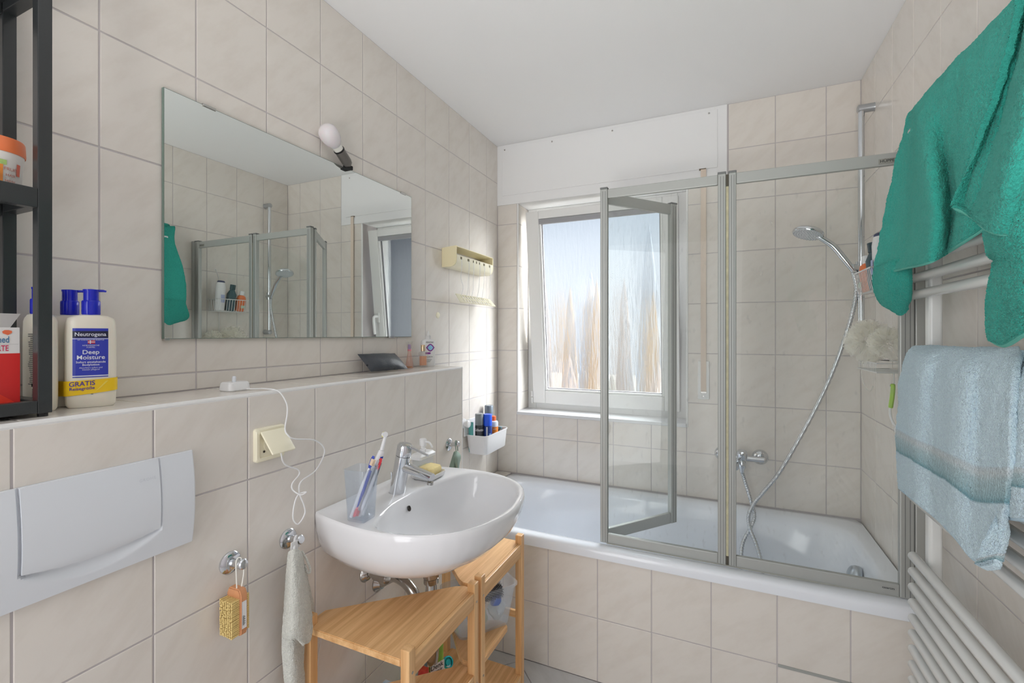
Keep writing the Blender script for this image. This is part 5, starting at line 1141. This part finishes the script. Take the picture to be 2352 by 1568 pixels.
# ---------------------------------------------------------------- things on the ledge
pc = [(-1.135, 1.300, 1.1965), (-1.100, 1.468, 1.1965), (-1.186, 1.497, 1.254), (-1.183, 1.284, 1.259)]
pbm = bmesh.new(); NU, NV = 20, 12; cc_ = [Vector(p) for p in pc]; nrm = (cc_[1] - cc_[0]).cross(cc_[3] - cc_[0]).normalized()
top, bot = [], []
for j in range(NV + 1):
    rt, rb2 = [], []
    for i in range(NU + 1):
        u, v = i / NU, j / NV; p = cc_[0].lerp(cc_[1], u).lerp(cc_[3].lerp(cc_[2], u), v)
        puf = (math.sin(math.pi * u) * math.sin(math.pi * v)) ** .55 * .026; pin = 1 - .06 * math.sin(math.pi * v) * abs(2 * u - 1) ** 3
        wr_k = .0012 * math.sin(u * 26) * (1 - v) ** 2 + .0015 * noise.noise(p * 40)
        rt.append(pbm.verts.new(p + nrm * (puf + wr_k))); rb2.append(pbm.verts.new(p - nrm * puf * .45))
    top.append(rt); bot.append(rb2)
for j in range(NV):
    for i in range(NU):
        pbm.faces.new((top[j][i], top[j][i + 1], top[j + 1][i + 1], top[j + 1][i])); pbm.faces.new((bot[j + 1][i], bot[j + 1][i + 1], bot[j][i + 1], bot[j][i]))
bmesh.ops.remove_doubles(pbm, verts=pbm.verts, dist=.0002)
for v in pbm.verts: v.co.z = max(v.co.z, ZL + .0005); v.co.x = max(v.co.x, XL + .002)
solo('pouch', pbm, mat('black_leather', (66, 70, 76), 0.42, bump=0.5, bscale=260, var=.15, vscale=20), 'small dark leather pouch leaning against the wall on the ledge', 'pouch')

f1 = (-1.165, 1.565, ZL); pf = thing('perfume_bottle', 'waisted pink glass perfume bottle beside the pouch on the ledge', 'perfume bottle', f1)
mk('glass', lathe([(.0135, 0.0003), (.0145, .003), (.0135, .020), (.0095, .045), (.0062, .065), (.0070, .074)], f1, (0, 0, 1), 28, sx=1.1, sy=1.1), ROSEG, pf, True)
mk('perfume', lathe([(.011, .004), (.0115, .0075)], f1, (0, 0, 1), 20), mat('amber_liquid', (206, 150, 70), .2), pf)
mk('collar', lathe([(.0080, .072), (.0080, .078)], f1, (0, 0, 1), 20), mat('pink_collar', (214, 128, 140), .3), pf)
mk('pump_head', lathe([(.0060, .078), (.0060, .098)], f1, (0, 0, 1), 16), mat('violet_pump', (172, 140, 196), .3), pf)
mk('cap', lathe([(.0085, .077), (.0145, .108), (.0150, .110), (.0130, .1095), (.0078, .081)], f1, (0, 0, 1), 28), CLEARG, pf, True)
f2 = (-1.142, 1.628, ZL); pf2 = thing('perfume_bottle', 'square clear perfume bottle with peach liquid and gold cap on the ledge', 'perfume bottle', f2)
mk('glass', loft(rbox_rings([(.011, .0165, .003, .0003), (.0115, .017, .003, .003), (.0115, .017, .003, .062), (.009, .014, .003, .066)], f2, rot=-.3)), CLEARG, pf2, True)
mk('perfume', loft(rbox_rings([(.0085, .0125, .002, .009), (.0085, .0125, .002, .048)], f2, rot=-.3)), mat('peach_liquid', (222, 160, 124), .25), pf2)
mk('neck', lathe([(.0065, .066), (.0065, .070)], f2, (0, 0, 1), 16), CHROMEW, pf2)
mk('cap', lathe([(.0088, .069), (.0088, .094), (.0080, .0955), (.001, .096)], f2, (0, 0, 1), 24), mat('rose_gold', (226, 196, 162), .2, metal=.8), pf2, True)
f3 = (-1.160, 1.690, ZL); sn = thing('lens_solution', 'white contact lens solution bottle with purple eye print at the ledge end', 'bottle', f3)
rt_ = -0.55
mk('body', loft(rbox_rings([(.016, .0285, .013, .0003), (.018, .031, .015, .004), (.018, .031, .015, .108), (.013, .025, .012, .116), (.009, .012, .008, .119)], f3, rot=rt_)), WHITE, sn, True)
cp_ = mk('cap', lathe([(.0115, .118), (.0115, .134), (.007, .136), (.0045, .150), (.003, .154), (.001, .1545)], f3, (0, 0, 1), 24), mat('matt_white', (222, 222, 220), .5), sn, True)
uu = Vector((-math.sin(rt_), math.cos(rt_), 0)); nn_ = Vector((math.cos(rt_), math.sin(rt_), 0))
sf = plane_fn(Vector(f3) + nn_ * .0184 + Vector((0, 0, .06)), uu, (0, 0, 1))
PUR = mat('purple_print', (142, 60, 150), .4)
text(sn, 'visiomax', .0125, lambda a, b: sf(a * .8, b + .046), INKG, bold=True)
def eye(h, w, m, nm, off):
    pts = [(-w + 2 * w * i / 14, h * math.sin(math.pi * i / 14)) for i in range(15)] + [(w - 2 * w * i / 14, -h * math.sin(math.pi * i / 14)) for i in range(1, 14)]
    polyf(sn, nm, lambda a, b: sf(a + .003, b + .022) + nn_ * off, pts, m)
eye(.0165, .020, PUR, 'eye_outline', .0002); eye(.0115, .0135, mat('sky_print', (150, 208, 240), .4), 'eye_iris', .0004)
quad(sn, 'print_band', lambda a, b: sf(a, b) + nn_ * .0002, -.020, .004, -.006, .002, PUR, 2)
text(sn, 'HYALURON', .0075, lambda a, b: sf(a - .006, b - .018), INKG, bold=True)
for k in range(3): quad(sn, 'print_line', lambda a, b: sf(a, b) + nn_ * .0002, -.020, .010 - k * .004, -.0300 - k * .005, -.0286 - k * .005, INKG, 1)

# body lotion bottles
def lotion(c, face, label, blue=True):
    """oval pump bottle; face = unit vector of the label side"""
    c = Vector(c); fx = Vector(face).normalized(); wx = Vector((-fx.y, fx.x, 0)); t = thing('lotion_bottle', label, 'bottle', c, 'body lotion pump bottles on the ledge')
    def rg(hw, hd, z, n=2.6, N=40):
        o = []
        for k in range(N):
            a = 2 * math.pi * k / N; cs, sn_ = math.cos(a), math.sin(a); kk = (abs(cs) ** n + abs(sn_) ** n) ** (-1 / n)
            o.append(c + wx * (hw * cs * kk) + fx * (hd * sn_ * kk) + Vector((0, 0, z)))
        return o
    mk('body', loft([rg(.033, .016, .0004), rg(.0365, .019, .006), rg(.0375, .0195, .03), rg(.0378, .0195, .135), rg(.0365, .019, .164), rg(.034, .0175, .171), rg(.024, .0155, .1765), rg(.012, .012, .1785)]), IVORY, t, True)
    col = mk('pump_collar', lathe([(.0130, .178), (.0140, .180), (.0140, .204), (.0130, .206)], c, (0, 0, 1), 28), BLUEP, t, True)
    mk('pump_head', lathe([(.0105, .205), (.0114, .206), (.0114, .223), (.0122, .225), (.0122, .2275), (.001, .229)], c, (0, 0, 1), 28), BLUEP, t, True)
    mk('nozzle', tube([c + Vector((0, 0, .2255)) + wx * .005, c + Vector((0, 0, .226)) + wx * .018, c + Vector((0, 0, .225)) + wx * .0225], [.0035, .003, .0022], 10, oval=.8), BLUEP, t, True)
    return t, c, wx, fx
la, c_, wx, fx = lotion((-1.166, .473, ZL), (.90, -.43, 0), 'ivory lotion bottle half hidden behind the blue labelled one')
lb, c_, wx, fx = lotion((-1.117, .4855, ZL), (.90, -.43, 0), 'ivory lotion bottle with blue label and yellow band on the ledge')
def lf(a, b):
    x = max(-.98, min(.98, a / .0375)); d = .0195 * (1 - abs(x) ** 2.6) ** (1 / 2.6)
    return c_ + wx * a + fx * (d + .0004) + Vector((0, 0, b))
LABB = mat('label_blue', (50, 62, 178), .35); NAVY = mat('label_navy', (30, 32, 62), .4); OFFW = mat('label_white', (225, 228, 240), .4); YEL = mat('yellow_band', (246, 204, 30), .35); VIO = mat('violet_print', (78, 60, 150), .5)
off = lambda k: (lambda a, b: lf(a, b) + fx * k)
K = lambda z: .058 + (z - .058) * 1.175
quad(lb, 'blue_label', lf, -.0255, .0255, .058, K(.138), LABB, 12)
quad(lb, 'navy_bar', off(.0003), -.0255, .0255, K(.1225), K(.1335), NAVY, 12)
quad(lb, 'thin_line', off(.0003), -.0255, .0255, K(.1205), K(.1215), OFFW, 12)
quad(lb, 'thin_line', off(.0003), -.0255, .0255, .060, .062, OFFW, 12)
text(lb, 'Neutrogena', .0098, lambda a, b: off(.0005)(a * .95, b + K(.1280)), OFFW, bold=True)
for (w0, w1, h0, h1, mm, nm) in ((-.004, .0065, .1128, .1185, mat('flag_red', (200, 50, 70), .4), 'flag'), (-.004, .0065, .1150, .1162, OFFW, 'flag_cross'), (-.0010, .0004, .1128, .1185, OFFW, 'flag_cross')):
    quad(lb, nm, off(.0004 if nm == 'flag' else .0006), w0, w1, K(h0), K(h1), mm, 3)
for s_, z_, h_ in (('MIT NORWEGISCHER REZEPTUR', .1188, .0026), ('NORWEGISCHE', .1100, .0034), ('FORMEL', .1070, .0034), ('Deep', .0990, .0112), ('Moisture', .0905, .0112), ('Sofort einziehende', .0830, .0056), ('Bodylotion', .0786, .0056), ('Absorbiert sofort und', .0738, .0037), ('intensiv pflegend', .0708, .0037)):
    text(lb, s_, h_, (lambda zz: (lambda a, b: off(.0005)(a + .0005, b + zz)))(K(z_)), OFFW, bold=h_ > .005)
def band(a, b):
    """yellow band wrapped round both bottles"""
    return lf(a, b) + fx * .0012
bb_ = bmesh.new()
ringb = []
cA = Vector((-1.166, .473, ZL))
for k in range(48):
    an = 2 * math.pi * k / 48; cs, sn_ = math.cos(an), math.sin(an); kk = (abs(cs) ** 2.6 + abs(sn_) ** 2.6) ** (-1 / 2.6)
    cen = c_ if sn_ >= 0 else cA
    ringb.append(cen + wx * (.0392 * cs * kk) + fx * (.0210 * sn_ * kk))
lo = [bb_.verts.new(p + Vector((0, 0, .027 + .004 * ((p - c_).dot(wx)) / .04))) for p in ringb]; hi = [bb_.verts.new(p + Vector((0, 0, .0535 + .002 * ((p - c_).dot(wx)) / .04))) for p in ringb]
for k in range(48): bb_.faces.new((lo[k], lo[(k + 1) % 48], hi[(k + 1) % 48], hi[k]))
yb = mk('yellow_band', bb_, YEL, lb, True, label='yellow promotional band tied around both bottles')
text(lb, 'GRATIS', .0125, lambda a, b: band(a * .9 - .012, b + .0462 + a * .05) + fx * .0008, VIO, bold=True)
text(lb, 'Reisegröße', .0080, lambda a, b: band(a - .012, b + .0372 + a * .05) + fx * .0008, VIO, bold=True)
polyf(lb, 'band_crease', lambda a, b: band(a, b) + fx * .0009, [(.006, .030), (.011, .036), (.022, .050), (.026, .0505), (.014, .037)], mat('pale_yellow', (252, 226, 96), .3))
text(lb, '48', .0035, lambda a, b: off(.0006)(a + .002, b + .026), INKG, bold=True)
# third bottle, seen from its narrow side
lc, c3, wx3, fx3 = lotion((-1.150, .4240, ZL), (-.05, -1, 0), 'ivory lotion bottle turned to its printed back beside the black rack post')
def bf(a, b):
    x = max(-.98, min(.98, a / .0375)); d = .0195 * (1 - abs(x) ** 2.6) ** (1 / 2.6)
    return c3 + wx3 * a + fx3 * (d + .0005) + Vector((0, 0, b))
rr = random.Random(2)
for k in range(26): quad(lc, 'print_line', bf, .018 - rr.uniform(0, .008), .0368, .14 - k * .0036, .1415 - k * .0036, INKG, 3)
for k in range(9): quad(lc, 'barcode_line', bf, .022, .036, .018 + k * .0028, .0195 + k * .0028, INK, 2)
quad(lc, 'print_square', bf, .020, .028, .046, .052, INK, 1)

# ---------------------------------------------------------------- black rack at the left with its contents
rk = thing('steel_rack', 'black square-tube metal rack standing on the ledge at the left edge', 'rack', (-1.12, .24, ZL))
PXF, PXB, PYR, PYL, PT = -1.06, -1.190, .3935, .075, .0095
for x in (PXF, PXB):
    for y in (PYR, PYL):
        mk('post', box(x - PT, x + PT, y - PT, y + PT, ZL + .006, 2.44, .0012), BLACKM, rk)
        mk('foot', cyl((x, y, ZL + .0003), (x, y, ZL + .007), .007, 12), RUBBER, rk)
for z in (1.2075, 1.5610, 1.925):
    for x in (PXF, PXB): mk('long_bar', box(x - PT, x + PT, PYL + PT, PYR - PT, z - .0105 - (.006 if z > 1.3 else 0), z + .0105 + (.006 if z > 1.3 else 0), .0012), BLACKM, rk)
    for y in (PYR, PYL): mk('end_bar', box(PXB + PT, PXF - PT, y - PT, y + PT, z - .0105, z + .0105, .0012), BLACKM, rk)
    mk('shelf_plate', box(PXB + PT, PXF - PT, PYL + PT, PYR - PT, z + .004, z + .0065), BLACKM, rk)
    if z > 1.3: mk('bolt', lathe([(.004, 0), (.004, -.004)], (PXB + .03, PYR - .03, z + .004), (0, 0, 1), 10), CHROMEW, rk)
jz = 1.561 + .0068; jc = (-1.115, .352, jz)
jr = thing('cream_jar', 'white cream jar with orange lid and fruit print on the black rack', 'jar', jc)
mk('jar', lathe([(.030, 0), (.032, .003), (.0355, .060), (.0365, .062), (.0365, .066)], jc, (0, 0, 1), 36), mat('jar_white', (236, 232, 226), .3), jr, True)
mk('lid', lathe([(.038, .066), (.0385, .068), (.0375, .088), (.036, .091), (.001, .092)], jc, (0, 0, 1), 36), mat('orange_lid', (238, 128, 78), .35), jr, True)
jf = lambda a, b: Vector((jc[0] + (.0325 + .0035 * b / .06 + .0005) * math.cos(math.radians(-10) + a / .034), jc[1] + (.0325 + .0035 * b / .06 + .0005) * math.sin(math.radians(-10) + a / .034), jz + b))
quad(jr, 'fruit_print', jf, -.05, .006, .006, .044, mat('fruit_orange', (232, 138, 60), .4, var=.4, vscale=60), 10, 4)
quad(jr, 'leaf_print', jf, -.05, .010, .044, .052, mat('leaf_green', (170, 200, 120), .4, var=.4, vscale=80), 10)
quad(jr, 'red_print', jf, .024, .030, .030, .050, mat('jar_red', (224, 110, 84), .4), 3)
for s_, a_, z_, h_ in (('FRUIT', .016, .038, .007), ('HAIR', .016, .028, .006), ('MASK', .016, .018, .006)): text(jr, s_, h_, (lambda aa, zz: (lambda a, b: jf(a + aa, b + zz)))(a_, z_), mat('jar_ink', (206, 130, 112), .5))
bx = thing('medicine_carton', 'red and white carton with yellow face silhouette low in the black rack', 'box', (-1.125, .345, 1.214))
bz = 1.2142; CF = -1.098
mk('carton', box(CF - .03, CF, .262, .3785, bz, bz + .128, .0006), mat('carton_white', (236, 235, 232), .4), bx)
fbm = bmesh.new(); vs = [fbm.verts.new(p) for p in ((CF - .001, .268, bz + .128), (CF - .001, .367, bz + .128), (CF + .004, .378, bz + .1515), (CF + .004, .258, bz + .1515))]; fbm.faces.new(vs)
bmesh.ops.solidify(fbm, geom=fbm.faces[:], thickness=.0008); mk('flap', fbm, mat('carton_white', (236, 235, 232), .4), bx)
xf = plane_fn((CF + .0004, .3785, bz), (0, 1, 0), (0, 0, 1))
xf2 = lambda a, b: xf(a, b) + Vector((.0003, 0, 0))
quad(bx, 'red_panel', xf, -.1165, 0, 0, .084, mat('carton_red', (218, 48, 46), .4), 1)
polyf(bx, 'red_sweep', xf2, [(-.1165, 0), (-.006, 0), (-.036, .026), (-.075, .03), (-.1165, .028)], mat('carton_red_bright', (240, 62, 44), .4))
polyf(bx, 'face_silhouette', xf2, [(-.09, .045), (-.048, .042), (-.044, .050), (-.040, .056), (-.044, .060), (-.030, .068), (-.028, .070), (-.036, .077), (-.040, .0835), (-.09, .0835)], mat('carton_amber', (244, 168, 66), .4))
text(bx, 'parodumed', .0155, lambda a, b: xf2(a * .62 - .013, b + .107), mat('carton_blue', (70, 124, 164), .5), align='RIGHT', bold=True)
text(bx, 'FORTE', .0135, lambda a, b: xf2(a * .62 - .014, b + .0925), mat('carton_pink', (214, 44, 92), .5), align='RIGHT', bold=True)
quad(bx, 'grey_line', xf2, -.11, -.002, .0992, .0996, mat('carton_grey', (190, 192, 190), .5), 1)
polyf(bx, 'heart_logo', xf2, [(-.022, .121), (-.019, .1235), (-.014, .1235), (-.010, .122), (-.010, .119), (-.015, .115), (-.021, .118)], mat('logo_orange', (240, 120, 80), .4))
